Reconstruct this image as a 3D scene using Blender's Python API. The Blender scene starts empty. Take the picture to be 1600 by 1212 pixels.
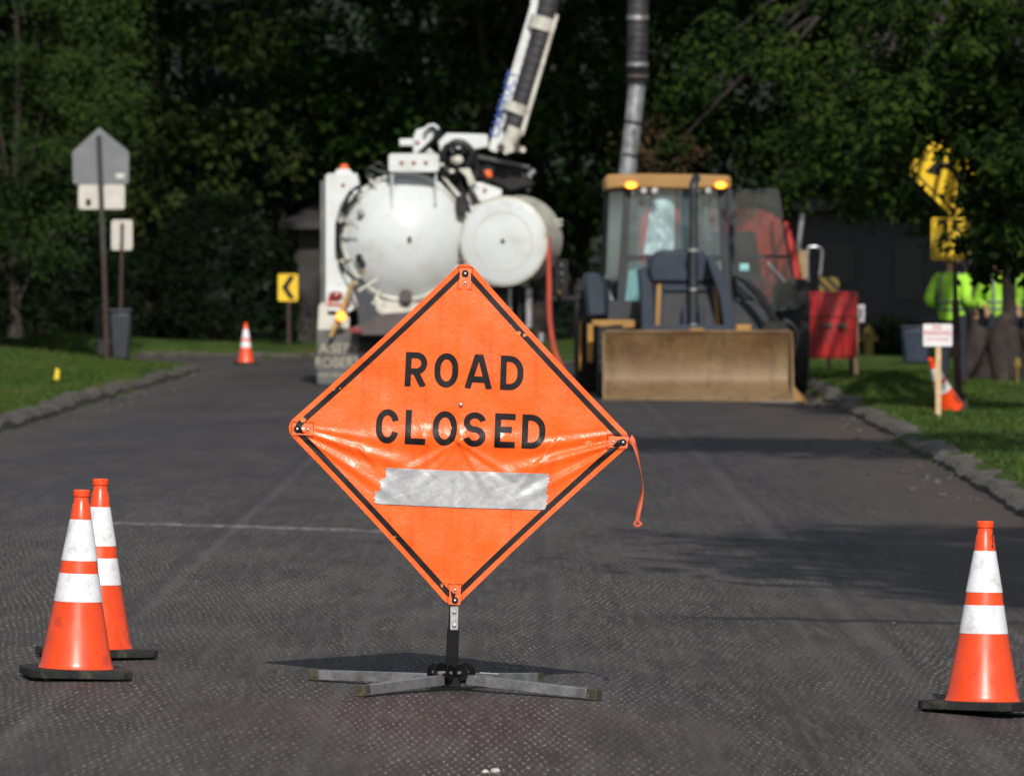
import bpy, bmesh, math, random
import numpy as np
from mathutils import Vector, Matrix, Euler
random.seed(11); RNG = np.random.default_rng(11)
S = bpy.context.scene
COL = S.collection
F = 10200.0; H = 1.5; YH = 430.0
def gx(px, d): return (px - 800.0) * d / F
def gz(py, d): return H - (py - YH) * d / F
def P(px, py, d): return Vector((gx(px, d), d, gz(py, d)))
R = math.radians

# ------------------------------------------------------------ materials
def nt(name):
    m = bpy.data.materials.new(name); m.use_nodes = True
    n = m.node_tree; n.nodes.clear()
    out = n.nodes.new('ShaderNodeOutputMaterial'); b = n.nodes.new('ShaderNodeBsdfPrincipled')
    n.links.new(b.outputs[0], out.inputs[0])
    return m, n, b, out
def node(n, t, **k):
    x = n.nodes.new(t)
    for a, v in k.items(): setattr(x, a, v)
    return x
def math_n(n, op, a, b=None, c=None):
    x = n.nodes.new('ShaderNodeMath'); x.operation = op
    for i, v in enumerate((a, b, c)):
        if v is None: continue
        if isinstance(v, (int, float)): x.inputs[i].default_value = v
        else: n.links.new(v, x.inputs[i])
    return x.outputs[0]
def noise(n, vec, scale, detail=3, rough=.55):
    x = n.nodes.new('ShaderNodeTexNoise'); x.inputs['Scale'].default_value = scale
    x.inputs['Detail'].default_value = detail; x.inputs['Roughness'].default_value = rough
    n.links.new(vec, x.inputs['Vector']); return x.outputs['Fac']
def sstep(n, v, lo, hi, a=0., b=1.):
    x = n.nodes.new('ShaderNodeMapRange'); x.interpolation_type = 'SMOOTHSTEP'
    n.links.new(v, x.inputs[0])
    for i, q in enumerate((lo, hi, a, b)): x.inputs[i + 1].default_value = q
    return x.outputs[0]
def mixc(n, f, a, b, mode='MIX'):
    x = n.nodes.new('ShaderNodeMix'); x.data_type = 'RGBA'; x.blend_type = mode
    for i, v in ((0, f), (6, a), (7, b)):
        if isinstance(v, (int, float)): x.inputs[i].default_value = v
        elif isinstance(v, tuple): x.inputs[i].default_value = (*v[:3], 1)
        else: n.links.new(v, x.inputs[i])
    return x.outputs[2]
def objco(n):
    return n.nodes.new('ShaderNodeTexCoord').outputs['Object']
def bump(n, h, s, dist, b):
    x = n.nodes.new('ShaderNodeBump'); x.inputs['Strength'].default_value = s; x.inputs['Distance'].default_value = dist
    n.links.new(h, x.inputs['Height']); n.links.new(x.outputs[0], b.inputs['Normal'])
def mat(name, col, rough=.5, metal=0., var=.18, scale=6., dirt=None, damt=0., dscale=2.5, bmp=0., coat=0., emit=None, es=0.):
    m, n, b, out = nt(name)
    co = objco(n)
    f = noise(n, co, scale, 5)
    dark = tuple(c * (1 - var) for c in col); lite = tuple(min(1, c * (1 + var * .6)) for c in col)
    c = mixc(n, sstep(n, f, .3, .7), dark, lite)
    if dirt:
        g = noise(n, co, dscale, 8, .68)
        c = mixc(n, math_n(n, 'MULTIPLY', sstep(n, g, .5, .68), damt), c, dirt)
    n.links.new(c, b.inputs['Base Color'])
    r = sstep(n, noise(n, co, scale * 2.3, 4), .3, .7, max(.03, rough - .07), min(1, rough + .1))
    n.links.new(r, b.inputs['Roughness'])
    b.inputs['Metallic'].default_value = metal
    if coat: b.inputs['Coat Weight'].default_value = coat; b.inputs['Coat Roughness'].default_value = .05
    if bmp: bump(n, noise(n, co, scale * 6, 6), bmp, .01, b)
    if emit:
        b.inputs['Emission Color'].default_value = (*emit, 1); b.inputs['Emission Strength'].default_value = es
    return m

M = {}
M['cone'] = mat('cone_orange_plastic', (.80, .066, .010), .34, var=.12, scale=5, dirt=(.30, .030, .012), damt=.6, dscale=9)
M['band'] = mat('white_reflective_band', (.70, .70, .74), .30, var=.07, scale=25, dirt=(.30, .28, .27), damt=.55, dscale=14)
M['rubber'] = mat('black_rubber', (.016, .017, .016), .75, var=.4, scale=12, dirt=(.075, .062, .04), damt=.7, dscale=9, bmp=.4)
M['tyre'] = mat('tyre_rubber', (.018, .018, .019), .8, var=.4, scale=9, dirt=(.06, .05, .035), damt=.5)
M['black_ink'] = mat('black_sign_ink', (.006, .006, .007), .5, var=.3, scale=20, dirt=(.05, .03, .02), damt=.25, dscale=20)
M['alu'] = mat('weathered_aluminium', (.34, .34, .35), .42, .75, var=.22, scale=18, dirt=(.14, .13, .11), damt=.7, dscale=12, bmp=.15)
M['steel'] = mat('bright_steel', (.55, .55, .56), .3, .8, var=.15, scale=20, dirt=(.25, .2, .15), damt=.4, dscale=20)
M['blackpaint'] = mat('black_powder_coat', (.007, .007, .008), .55, var=.4, scale=14, dirt=(.03, .028, .025), damt=.3, dscale=8)
M['oxide_cap'] = mat('dirty_end_cap', (.05, .045, .032), .7, var=.4, scale=40, dirt=(.16, .12, .05), damt=.5, dscale=30)
M['truck_white'] = mat('truck_white_paint', (.57, .595, .60), .16, var=.05, scale=2, dirt=(.38, .37, .33), damt=.45, dscale=1.8, coat=.35)
M['truck_cream'] = mat('aged_cream_paint', (.50, .49, .43), .45, var=.12, scale=4, dirt=(.20, .15, .09), damt=.65, dscale=5)
M['truck_grey'] = mat('dusty_grey_paint', (.13, .135, .14), .6, var=.2, scale=3, dirt=(.22, .2, .16), damt=.5, dscale=3)
M['flap_rubber'] = mat('dusty_grey_mud_flap', (.085, .085, .085), .8, var=.2, scale=3, dirt=(.15, .14, .12), damt=.5, dscale=4)
M['brown_plate'] = mat('brown_rusty_plate', (.072, .058, .055), .6, var=.2, scale=6, dirt=(.13, .1, .08), damt=.4)
M['dark_metal'] = mat('dark_grimy_metal', (.018, .018, .020), .6, .2, var=.4, scale=8, dirt=(.05, .045, .04), damt=.5)
M['hose'] = mat('black_hydraulic_hose', (.012, .012, .014), .4, var=.3, scale=14)
M['suction'] = mat('dark_suction_hose', (.028, .026, .032), .6, var=.3, scale=6, dirt=(.08, .06, .05), damt=.3)
M['pipe'] = mat('galvanised_pipe', (.42, .43, .46), .35, .65, var=.25, scale=7, dirt=(.18, .14, .1), damt=.6, dscale=5)
M['red_hose'] = mat('red_hose_rubber', (.42, .06, .035), .5, var=.15)
M['amber_off'] = mat('amber_lens', (.75, .11, .012), .25, var=.1, coat=.4, emit=(1, .12, .01), es=.12)
M['amber_on'] = mat('lit_amber_lens', (.9, .25, .02), .3, var=.05, emit=(1, .26, .015), es=3.2)
M['amber_core'] = mat('lit_amber_core', (.9, .4, .05), .3, var=.05, emit=(1, .50, .03), es=6.)
M['red_lens'] = mat('red_lens', (.22, .03, .03), .25, var=.2, coat=.4)
M['wood_handle'] = mat('worn_wood_handle', (.42, .27, .09), .6, var=.3, scale=10)
M['blue_ink'] = mat('blue_lettering', (.03, .08, .32), .4, var=.2, scale=10)
M['cream_ink'] = mat('cream_lettering', (.30, .275, .21), .6, var=.3, scale=10)
M['jd_yellow'] = mat('machine_yellow_paint', (.34, .17, .028), .5, var=.15, scale=4, dirt=(.16, .1, .04), damt=.5)
M['jd_roof'] = mat('faded_yellow_roof', (.30, .165, .045), .55, var=.12, scale=3, dirt=(.26, .16, .06), damt=.4)
M['jd_grey'] = mat('blue_grey_machine_paint', (.024, .034, .052), .45, var=.15, scale=4, dirt=(.055, .055, .055), damt=.4)
M['jd_dark'] = mat('dark_machine_frame', (.018, .021, .028), .5, var=.3, scale=6, dirt=(.06, .055, .05), damt=.4)
M['red_paint'] = mat('red_machine_paint', (.42, .018, .016), .42, var=.2, scale=3, dirt=(.20, .02, .02), damt=.5, coat=.2)
M['tan_canvas'] = mat('tan_panel', (.30, .22, .11), .7, var=.2)
M['teal'] = mat('pale_teal', (.22, .48, .48), .6, var=.25, scale=9)
M['stake'] = mat('raw_pine_stake', (.52, .36, .20), .7, var=.2, scale=14)
M['sign_white'] = mat('white_sign_board', (.62, .60, .62), .5, var=.05, scale=5)
M['red_ink'] = mat('red_sign_ink', (.45, .05, .06), .5, var=.15)
M['sign_yellow'] = mat('yellow_sign_sheeting', (.76, .48, .010), .4, var=.12, scale=5, dirt=(.4, .22, .02), damt=.4)
M['sign_back'] = mat('galvanised_sign_back', (.16, .165, .18), .5, .35, var=.12, scale=5, dirt=(.10, .10, .11), damt=.5)
M['plate_back'] = mat('pale_bare_aluminium', (.50, .47, .43), .45, .3, var=.1, scale=7, dirt=(.4, .37, .32), damt=.4)
M['post_green'] = mat('dark_channel_post', (.022, .026, .022), .6, .2, var=.3, scale=9)
M['post_rust'] = mat('rusty_brown_post', (.030, .013, .010), .75, var=.35, scale=12, dirt=(.055, .02, .013), damt=.5)
M['bin'] = mat('dark_grey_bin_plastic', (.019, .023, .028), .5, var=.15, scale=5)
M['bin_blue'] = mat('dark_blue_bin_plastic', (.015, .025, .045), .5, var=.15, scale=5)
M['hydrant'] = mat('yellow_hydrant_paint', (.16, .115, .012), .6, var=.2)
M['flag'] = mat('yellow_flag_plastic', (.75, .52, .03), .6, var=.1)
M['hivis'] = mat('lime_high_visibility_cloth', (.30, .62, .035), .8, var=.18, scale=9, bmp=.5)
M['hivis_tape'] = mat('grey_reflective_tape', (.16, .18, .20), .4, var=.15)
M['trousers'] = mat('navy_work_trousers', (.016, .02, .035), .9, var=.3)
M['skin'] = mat('skin', (.36, .19, .12), .5, var=.1)
M['boots'] = mat('brown_work_boots', (.06, .035, .02), .7, var=.2)
M['hair'] = mat('brown_hair', (.03, .018, .01), .7, var=.3)
M['roof'] = mat('dark_shingles', (.035, .026, .030), .9, var=.3, scale=5, bmp=.5)
M['windowdark'] = mat('dark_window_glass', (.006, .007, .009), .5, var=.3)
M['trim'] = mat('dark_trim', (.018, .017, .020), .6, var=.2)
M['pebble'] = mat('pale_stone', (.45, .43, .40), .8, var=.2, scale=30)
M['seam_thread'] = mat('dark_stitching', (.10, .02, .01), .9, var=.2)

for k_, v_ in (('blackpaint', .12), ('black_ink', .25), ('hose', .3), ('dark_metal', .25), ('jd_grey', .3), ('rubber', .3)):
    [q for q in M[k_].node_tree.nodes if q.type == 'BSDF_PRINCIPLED'][0].inputs['Specular IOR Level'].default_value = v_

def fabric_mat(name, col, dirty):
    m, n, b, out = nt(name); co = objco(n)
    v = noise(n, co, 3, 5)
    c = mixc(n, sstep(n, v, .3, .7), tuple(x * .90 for x in col), col)
    # faint diagonal lattice of the reflective sheeting
    sx = node(n, 'ShaderNodeSeparateXYZ'); n.links.new(co, sx.inputs[0])
    a = math_n(n, 'ADD', sx.outputs['X'], math_n(n, 'MULTIPLY', sx.outputs['Z'], .62))
    d = math_n(n, 'SUBTRACT', sx.outputs['X'], math_n(n, 'MULTIPLY', sx.outputs['Z'], .62))
    lat = None
    for q in (a, d):
        s = math_n(n, 'ABSOLUTE', math_n(n, 'SINE', math_n(n, 'MULTIPLY', q, math.pi / .045)))
        l = sstep(n, s, .0, .09, 1, 0)
        lat = l if lat is None else math_n(n, 'MAXIMUM', lat, l)
    c = mixc(n, math_n(n, 'MULTIPLY', lat, .14), c, tuple(x * .55 for x in col))
    # vertical dirt streaks and brown smudges
    mp = node(n, 'ShaderNodeMapping'); mp.inputs['Scale'].default_value = (38, 38, 3.0); n.links.new(co, mp.inputs[0])
    st = noise(n, mp.outputs[0], 1, 5, .6)
    c = mixc(n, math_n(n, 'MULTIPLY', sstep(n, st, .50, .72), .5), c, dirty)
    sm = noise(n, co, 26, 8, .72)
    c = mixc(n, math_n(n, 'MULTIPLY', sstep(n, sm, .64, .74), .75), c, tuple(x * .4 for x in dirty))
    sm2 = noise(n, co, 9, 6, .7)
    c = mixc(n, math_n(n, 'MULTIPLY', sstep(n, sm2, .56, .72), .22), c, (1., .24, .07))
    n.links.new(c, b.inputs['Base Color'])
    b.inputs['Roughness'].default_value = .30
    n.links.new(sstep(n, noise(n, co, 14, 5), .3, .7, .22, .45), b.inputs['Roughness'])
    h = math_n(n, 'ADD', noise(n, co, 16, 4), math_n(n, 'MULTIPLY', noise(n, co, 75, 5), .30))
    h = math_n(n, 'ADD', h, math_n(n, 'MULTIPLY', lat, -.05))
    h = math_n(n, 'ADD', h, math_n(n, 'MULTIPLY', st, .12))
    vo = n.nodes.new('ShaderNodeTexVoronoi'); vo.feature = 'DISTANCE_TO_EDGE'; vo.inputs['Scale'].default_value = 11; n.links.new(co, vo.inputs['Vector'])
    h = math_n(n, 'ADD', h, math_n(n, 'MULTIPLY', sstep(n, vo.outputs['Distance'], 0, .05), .025))
    bump(n, h, .30, .012, b)
    return m
M['vinyl'] = fabric_mat('orange_reflective_vinyl', (1.0, .124, .013), (.64, .058, .010))
M['tape'] = mat('silver_duct_tape', (.40, .41, .43), .38, .30, var=.12, scale=30, dirt=(.30, .30, .31), damt=.5, dscale=22, bmp=.10)
M['strap'] = mat('orange_strap', (.55, .10, .04), .6, var=.2, scale=30)
M['clear'] = mat('pinkish_clear_patch', (.90, .15, .045), .25, var=.1, scale=20, coat=.6)

def glass(name, tint, alpha, rough=.05, gc=(.9, .95, .95)):
    m, n, b, out = nt(name)
    t = node(n, 'ShaderNodeBsdfTransparent'); t.inputs[0].default_value = (*tint, 1)
    g = node(n, 'ShaderNodeBsdfGlossy'); g.inputs['Roughness'].default_value = rough; g.inputs[0].default_value = (*gc, 1)
    d = node(n, 'ShaderNodeBsdfDiffuse'); d.inputs[0].default_value = (.34, .50, .56, 1)  # pale diffuse haze painted in for sky reflected in the glass
    co = objco(n)
    a = node(n, 'ShaderNodeMixShader'); n.links.new(sstep(n, noise(n, co, 2.2, 4), .35, .75, alpha * .4, alpha * 1.5), a.inputs[0])
    n.links.new(t.outputs[0], a.inputs[1]); n.links.new(d.outputs[0], a.inputs[2])
    x = node(n, 'ShaderNodeMixShader'); fr = node(n, 'ShaderNodeFresnel'); fr.inputs[0].default_value = 1.5
    n.links.new(fr.outputs[0], x.inputs[0]); n.links.new(a.outputs[0], x.inputs[1]); n.links.new(g.outputs[0], x.inputs[2])
    n.links.new(x.outputs[0], out.inputs[0]); return m
M['glass'] = glass('glare_hazed_cab_glass', (.74, .84, .86), .15)
M['glass_side'] = glass('glare_hazed_side_glass', (.55, .62, .60), .22, .25, (.30, .34, .33))
M['glass_dark'] = glass('tinted_door_glass', (.38, .44, .43), .05)

def bucket_mat():
    m, n, b, out = nt('worn_muddy_bucket_steel'); co = objco(n)
    c = mixc(n, sstep(n, noise(n, co, 1.6, 6, .6), .35, .65), (.105, .050, .016), (.18, .112, .048))
    c = mixc(n, sstep(n, noise(n, co, 5, 8, .7), .5, .66, 0, .7), c, (.095, .052, .025))
    sx = node(n, 'ShaderNodeSeparateXYZ'); n.links.new(co, sx.inputs[0])
    c = mixc(n, sstep(n, sx.outputs['Z'], .0, .75, .55, 0), c, (.22, .155, .085))
    c = mixc(n, sstep(n, noise(n, co, 30, 5, .7), .55, .7, 0, .4), c, (.04, .028, .018))
    mp = node(n, 'ShaderNodeMapping'); mp.inputs['Scale'].default_value = (9, 9, .8); n.links.new(co, mp.inputs[0])
    c = mixc(n, sstep(n, noise(n, mp.outputs[0], 1, 6, .65), .5, .7, 0, .45), c, (.045, .024, .012))
    n.links.new(c, b.inputs['Base Color']); b.inputs['Roughness'].default_value = .55; b.inputs['Metallic'].default_value = .1
    bump(n, noise(n, co, 14, 8, .7), .5, .02, b)
    return m
M['bucket'] = bucket_mat()

def mesh_grille():
    m, n, b, out = nt('black_grille_mesh'); co = objco(n)
    sx = node(n, 'ShaderNodeSeparateXYZ'); n.links.new(co, sx.inputs[0])
    a = math_n(n, 'SINE', math_n(n, 'MULTIPLY', sx.outputs['X'], 2 * math.pi / .04))
    c = math_n(n, 'SINE', math_n(n, 'MULTIPLY', sx.outputs['Z'], 2 * math.pi / .04))
    f = sstep(n, math_n(n, 'MULTIPLY', a, c), -.1, .5)
    n.links.new(mixc(n, f, (.035, .038, .045), (.006, .006, .007)), b.inputs['Base Color']); b.inputs['Roughness'].default_value = .5
    return m
M['grille'] = mesh_grille()

def hazard_mat():
    m, n, b, out = nt('black_yellow_hazard'); co = objco(n)
    sx = node(n, 'ShaderNodeSeparateXYZ'); n.links.new(co, sx.inputs[0])
    f = sstep(n, math_n(n, 'SINE', math_n(n, 'MULTIPLY', math_n(n, 'ADD', sx.outputs['X'], sx.outputs['Z']), 2 * math.pi / .17)), -.05, .05)
    n.links.new(mixc(n, f, (.01, .01, .01), (.22, .14, .010)), b.inputs['Base Color']); b.inputs['Roughness'].default_value = .5
    return m
M['hazard'] = hazard_mat()

def siding_mat(name, c1, pitch):
    m, n, b, out = nt(name); co = objco(n)
    sx = node(n, 'ShaderNodeSeparateXYZ'); n.links.new(co, sx.inputs[0])
    fr = math_n(n, 'FRACT', math_n(n, 'DIVIDE', sx.outputs['Z'], pitch))
    c = mixc(n, sstep(n, fr, .0, .14, 1, 0), c1, tuple(x * .35 for x in c1))
    c = mixc(n, sstep(n, noise(n, co, 3, 5), .4, .7, 0, .4), c, tuple(x * .7 for x in c1))
    n.links.new(c, b.inputs['Base Color']); b.inputs['Roughness'].default_value = .7
    bump(n, fr, .6, .02, b); return m
M['siding_grey'] = siding_mat('grey_lap_siding', (.020, .021, .026), .15)
M['siding_tan'] = siding_mat('tan_stone_siding', (.034, .030, .027), .2)

def leaf_mat(name, dark, lite, warm=None, tr=.22):
    m, n, b, out = nt(name); co = objco(n)
    g = n.nodes.new('ShaderNodeNewGeometry')
    f = math_n(n, 'ADD', math_n(n, 'MULTIPLY', noise(n, co, .55, 4), .7), math_n(n, 'MULTIPLY', g.outputs['Random Per Island'], .3))
    c = mixc(n, sstep(n, f, .36, .66), dark, lite)
    if warm: c = mixc(n, sstep(n, noise(n, co, .8, 3), .55, .68, 0, .8), c, warm)
    n.links.new(c, b.inputs['Base Color']); b.inputs['Roughness'].default_value = .8
    b.inputs['Specular IOR Level'].default_value = .06
    t = node(n, 'ShaderNodeBsdfTranslucent'); n.links.new(c, t.inputs[0])
    x = node(n, 'ShaderNodeMixShader'); x.inputs[0].default_value = tr
    n.links.new(b.outputs[0], x.inputs[1]); n.links.new(t.outputs[0], x.inputs[2]); n.links.new(x.outputs[0], out.inputs[0])
    return m
M['leaf_dark'] = leaf_mat('dark_green_leaves', (0.0063, 0.0144, 0.0054), (0.0216, 0.0396, 0.0099))
M['leaf_olive'] = leaf_mat('olive_leaves', (0.0111, 0.0208, 0.0065), (0.0351, 0.0520, 0.0117), (0.0390, 0.0364, 0.0104))
M['leaf_mid'] = leaf_mat('mid_green_leaves', (.009, .024, .006), (.032, .066, .011))
M['leaf_pine'] = leaf_mat('soft_pine_needles', (0.0119, 0.0272, 0.0076), (0.0382, 0.0680, 0.0153))
M['leaf_spruce'] = leaf_mat('bluish_spruce_needles', (0.0094, 0.0190, 0.0151), (0.0227, 0.0397, 0.0284), (0.0426, 0.0302, 0.0190))
M['leaf_near'] = leaf_mat('bright_street_tree_leaves', (0.0060, 0.0152, 0.0036), (0.0288, 0.0512, 0.0080))
M['leaf_hedge'] = leaf_mat('clipped_shrub_leaves', (0.0029, 0.0066, 0.0029), (0.0080, 0.0153, 0.0055))
M['leaf_brown'] = leaf_mat('dead_brown_leaves', (0.0252, 0.0185, 0.0101), (0.0630, 0.0420, 0.0202))
M['bark'] = mat('rough_brown_bark', (.028, .020, .017), .9, var=.4, scale=5, dirt=(.045, .034, .028), damt=.5, dscale=6, bmp=1.)

def lawn_mat():
    m, n, b, out = nt('mown_grass'); co = objco(n)
    mp = node(n, 'ShaderNodeMapping'); mp.inputs['Scale'].default_value = (1, .16, 1); n.links.new(co, mp.inputs[0])
    c = mixc(n, sstep(n, noise(n, mp.outputs[0], 1.3, 6, .65), .35, .65), (.038, .074, .016), (.072, .112, .024))
    c = mixc(n, sstep(n, noise(n, mp.outputs[0], .5, 4), .50, .72, 0, .6), c, (.115, .105, .030))
    c = mixc(n, sstep(n, noise(n, mp.outputs[0], 12, 5, .7), .45, .7, 0, .45), c, (.025, .05, .010))
    n.links.new(c, b.inputs['Base Color']); b.inputs['Roughness'].default_value = .85; b.inputs['Specular IOR Level'].default_value = .1
    bump(n, noise(n, co, 14, 6, .8), .8, .05, b); return m
M['lawn'] = lawn_mat()
M['blade'] = leaf_mat('grass_blades', (.034, .068, .014), (.070, .112, .023), (.12, .105, .035))

def asphalt():
    m, n, b, out = nt('milled_asphalt'); co = objco(n)
    sx = node(n, 'ShaderNodeSeparateXYZ'); n.links.new(co, sx.inputs[0])
    X, Y = sx.outputs['X'], sx.outputs['Y']
    mw = node(n, 'ShaderNodeMapping'); mw.inputs['Scale'].default_value = (1, .14, 1); n.links.new(co, mw.inputs[0])
    mv = mw.outputs[0]
    w1 = math_n(n, 'MULTIPLY', math_n(n, 'SUBTRACT', noise(n, mv, 1.1, 3), .5), .22)
    w2 = math_n(n, 'MULTIPLY', math_n(n, 'SUBTRACT', noise(n, mv, 2.3, 3), .5), .95)
    fine = math_n(n, 'MULTIPLY', math_n(n, 'SUBTRACT', noise(n, mv, 14, 3, .7), .5), .035)
    a = math_n(n, 'SINE', math_n(n, 'MULTIPLY', math_n(n, 'ADD', math_n(n, 'ADD', X, w1), fine), 2 * math.pi / .031))
    c_ = math_n(n, 'SINE', math_n(n, 'MULTIPLY', math_n(n, 'ADD', math_n(n, 'ADD', Y, w2), math_n(n, 'MULTIPLY', X, .5)), 2 * math.pi / .31))
    dots = sstep(n, math_n(n, 'MULTIPLY', a, c_), .12, .85)
    grit = noise(n, mv, 70, 4, .75)
    dots = math_n(n, 'MULTIPLY', dots, sstep(n, grit, .44, .60))
    # where the milling pattern is strong: near part and patches
    patch = sstep(n, math_n(n, 'ADD', math_n(n, 'MULTIPLY', noise(n, mv, .6, 3, .6), .6), math_n(n, 'MULTIPLY', noise(n, mv, 2.6, 4, .7), .4)), .36, .60, .0, 1)
    far = sstep(n, Y, 30, 62, 1, .12)
    rgt = math_n(n, 'SUBTRACT', 1, math_n(n, 'MULTIPLY', sstep(n, X, 1.6, 1.9), sstep(n, Y, 27, 33)))
    amt = math_n(n, 'MULTIPLY', math_n(n, 'MULTIPLY', patch, far), rgt)
    base = mixc(n, sstep(n, noise(n, mv, .9, 7, .65), .35, .65), (.032, .026, .024), (.060, .049, .044))
    base = mixc(n, sstep(n, noise(n, mv, .42, 4, .6), .52, .68, 0, .65), base, (.028, .029, .036))
    gm = node(n, 'ShaderNodeMapping'); gm.inputs['Scale'].default_value = (22, .9, 1); n.links.new(co, gm.inputs[0])
    gro = noise(n, gm.outputs[0], 1, 7, .75)
    base = mixc(n, sstep(n, gro, .45, .72, 0, .75), base, (.105, .098, .096))
    base = mixc(n, sstep(n, gro, .48, .28, 0, .7), base, (.022, .021, .023))
    gm3 = node(n, 'ShaderNodeMapping'); gm3.inputs['Scale'].default_value = (75, 5.5, 1); n.links.new(co, gm3.inputs[0])
    chip = noise(n, gm3.outputs[0], 1, 4, .8)
    nearm = sstep(n, Y, 24, 55, 1, .25)
    base = mixc(n, math_n(n, 'MULTIPLY', sstep(n, chip, .58, .72, 0, .8), nearm), base, (.15, .132, .12))
    base = mixc(n, math_n(n, 'MULTIPLY', sstep(n, chip, .44, .30, 0, .8), nearm), base, (.017, .015, .015))
    gm2 = node(n, 'ShaderNodeMapping'); gm2.inputs['Scale'].default_value = (1.6, .32, 1); n.links.new(co, gm2.inputs[0])
    base = mixc(n, sstep(n, noise(n, gm2.outputs[0], 1, 8, .78), .46, .66, 0, .55), base, (.095, .086, .082))
    base = mixc(n, sstep(n, noise(n, mv, 9, 8, .8), .45, .7, 0, .4), base, (.085, .077, .074))
    base = mixc(n, sstep(n, noise(n, co, 160, 3, .8), .55, .75, 0, .5), base, (.018, .017, .018))
    base = mixc(n, math_n(n, 'MULTIPLY', dots, math_n(n, 'MULTIPLY', amt, .9)), base, (.29, .26, .235))
    hol = sstep(n, math_n(n, 'MULTIPLY', a, c_), -.9, -.3, 1, 0)
    base = mixc(n, math_n(n, 'MULTIPLY', hol, math_n(n, 'MULTIPLY', amt, .5)), base, (.018, .017, .018))
    # lengthwise seams left by the passes of the milling drum
    wob = math_n(n, 'MULTIPLY', math_n(n, 'SUBTRACT', noise(n, mv, .5, 3), .5), .12)
    Xw = math_n(n, 'ADD', X, wob)
    brk = sstep(n, noise(n, mv, 1.8, 5, .7), .3, .6, .25, 1)
    for x0, wd, col, k in ((-1.72, .05, (.022, .021, .022), .75), (-1.63, .035, (.11, .10, .10), .55), (-.64, .04, (.085, .078, .076), .6), (.14, .05, (.024, .023, .025), .55),
                           (.22, .03, (.08, .075, .073), .35), (1.58, .06, (.095, .088, .086), .55), (1.68, .04, (.018, .017, .018), .8), (1.47, .03, (.022, .021, .022), .5), (2.1, .03, (.09, .085, .08), .3), (-3.2, .06, (.024, .023, .025), .6), (1.28, .025, (.085, .078, .076), .5), (1.90, .035, (.020, .019, .021), .6), (-.50, .025, (.024, .022, .023), .5), (.62, .02, (.08, .074, .072), .35), (-1.2, .02, (.08, .074, .072), .35), (-2.4, .03, (.022, .021, .022), .5), (.98, .03, (.024, .022, .023), .4)):
        d = math_n(n, 'ABSOLUTE', math_n(n, 'SUBTRACT', Xw, x0))
        base = mixc(n, math_n(n, 'MULTIPLY', math_n(n, 'MULTIPLY', sstep(n, d, wd * .1, wd * 1.3, 1, 0), brk), k * (.55 if col[0] < .05 else 1.05)), base, col)
    # crosswise joint, pale with chalky dust on the left, a dark crack on the right
    yw = math_n(n, 'MULTIPLY', math_n(n, 'SUBTRACT', noise(n, mv, 4, 4), .5), .5)
    d = math_n(n, 'ABSOLUTE', math_n(n, 'SUBTRACT', math_n(n, 'ADD', math_n(n, 'ADD', Y, math_n(n, 'MULTIPLY', X, .55)), yw), 38.0))
    l = math_n(n, 'MULTIPLY', sstep(n, d, .05, .32, 1, 0), math_n(n, 'MULTIPLY', sstep(n, X, -.75, -.5, 1, 0), sstep(n, X, -2.9, -2.2)))
    l = math_n(n, 'MULTIPLY', l, sstep(n, noise(n, mv, 14, 6, .8), .40, .62, .12, .8))
    base = mixc(n, l, base, (.30, .29, .29))
    d = math_n(n, 'ABSOLUTE', math_n(n, 'SUBTRACT', math_n(n, 'ADD', math_n(n, 'ADD', Y, math_n(n, 'MULTIPLY', X, -.55)), yw), 29.4))
    base = mixc(n, math_n(n, 'MULTIPLY', sstep(n, d, .04, .22, .85, 0), sstep(n, X, .5, 1.)), base, (.014, .013, .014))
    # smoother darker asphalt further on, and broad worn patches
    base = mixc(n, math_n(n, 'MULTIPLY', sstep(n, Y, 30, 58), .38), base, (.024, .023, .026))
    pm_ = node(n, 'ShaderNodeMapping'); pm_.inputs['Scale'].default_value = (.9, .13, 1); n.links.new(co, pm_.inputs[0])
    base = mixc(n, sstep(n, noise(n, pm_.outputs[0], 1, 6, .7), .50, .64, 0, .45), base, (.026, .024, .025))
    base = mixc(n, sstep(n, noise(n, pm_.outputs[0], 1.9, 7, .75), .56, .68, 0, .4), base, (.098, .085, .078))
    # brown dirt towards the gutters
    g1 = math_n(n, 'MULTIPLY', sstep(n, X, 1.9, 3.3), sstep(n, noise(n, mv, .8, 6, .7), .36, .6, .15, .8))
    base = mixc(n, g1, base, (.072, .054, .042))
    g2 = math_n(n, 'MULTIPLY', sstep(n, X, -3.6, -4.8), sstep(n, noise(n, mv, .8, 6, .7), .36, .6, .2, .8))
    base = mixc(n, g2, base, (.070, .060, .052))
    n.links.new(base, b.inputs['Base Color']); b.inputs['Roughness'].default_value = .78; b.inputs['Specular IOR Level'].default_value = .3
    h = math_n(n, 'ADD', math_n(n, 'MULTIPLY', math_n(n, 'MULTIPLY', dots, amt), .5), math_n(n, 'MULTIPLY', noise(n, co, 90, 6, .8), .5))
    bump(n, h, .45, .01, b)
    return m
M['asphalt'] = asphalt()
M['kerb'] = mat('crumbling_stone_kerb', (.085, .074, .062), .9, var=.45, scale=4, dirt=(.035, .032, .026), damt=.8, dscale=3, bmp=1.)
M['hill'] = mat('wooded_hillside', (.010, .018, .008), 1, var=.6, scale=.4, bmp=1.)

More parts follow.
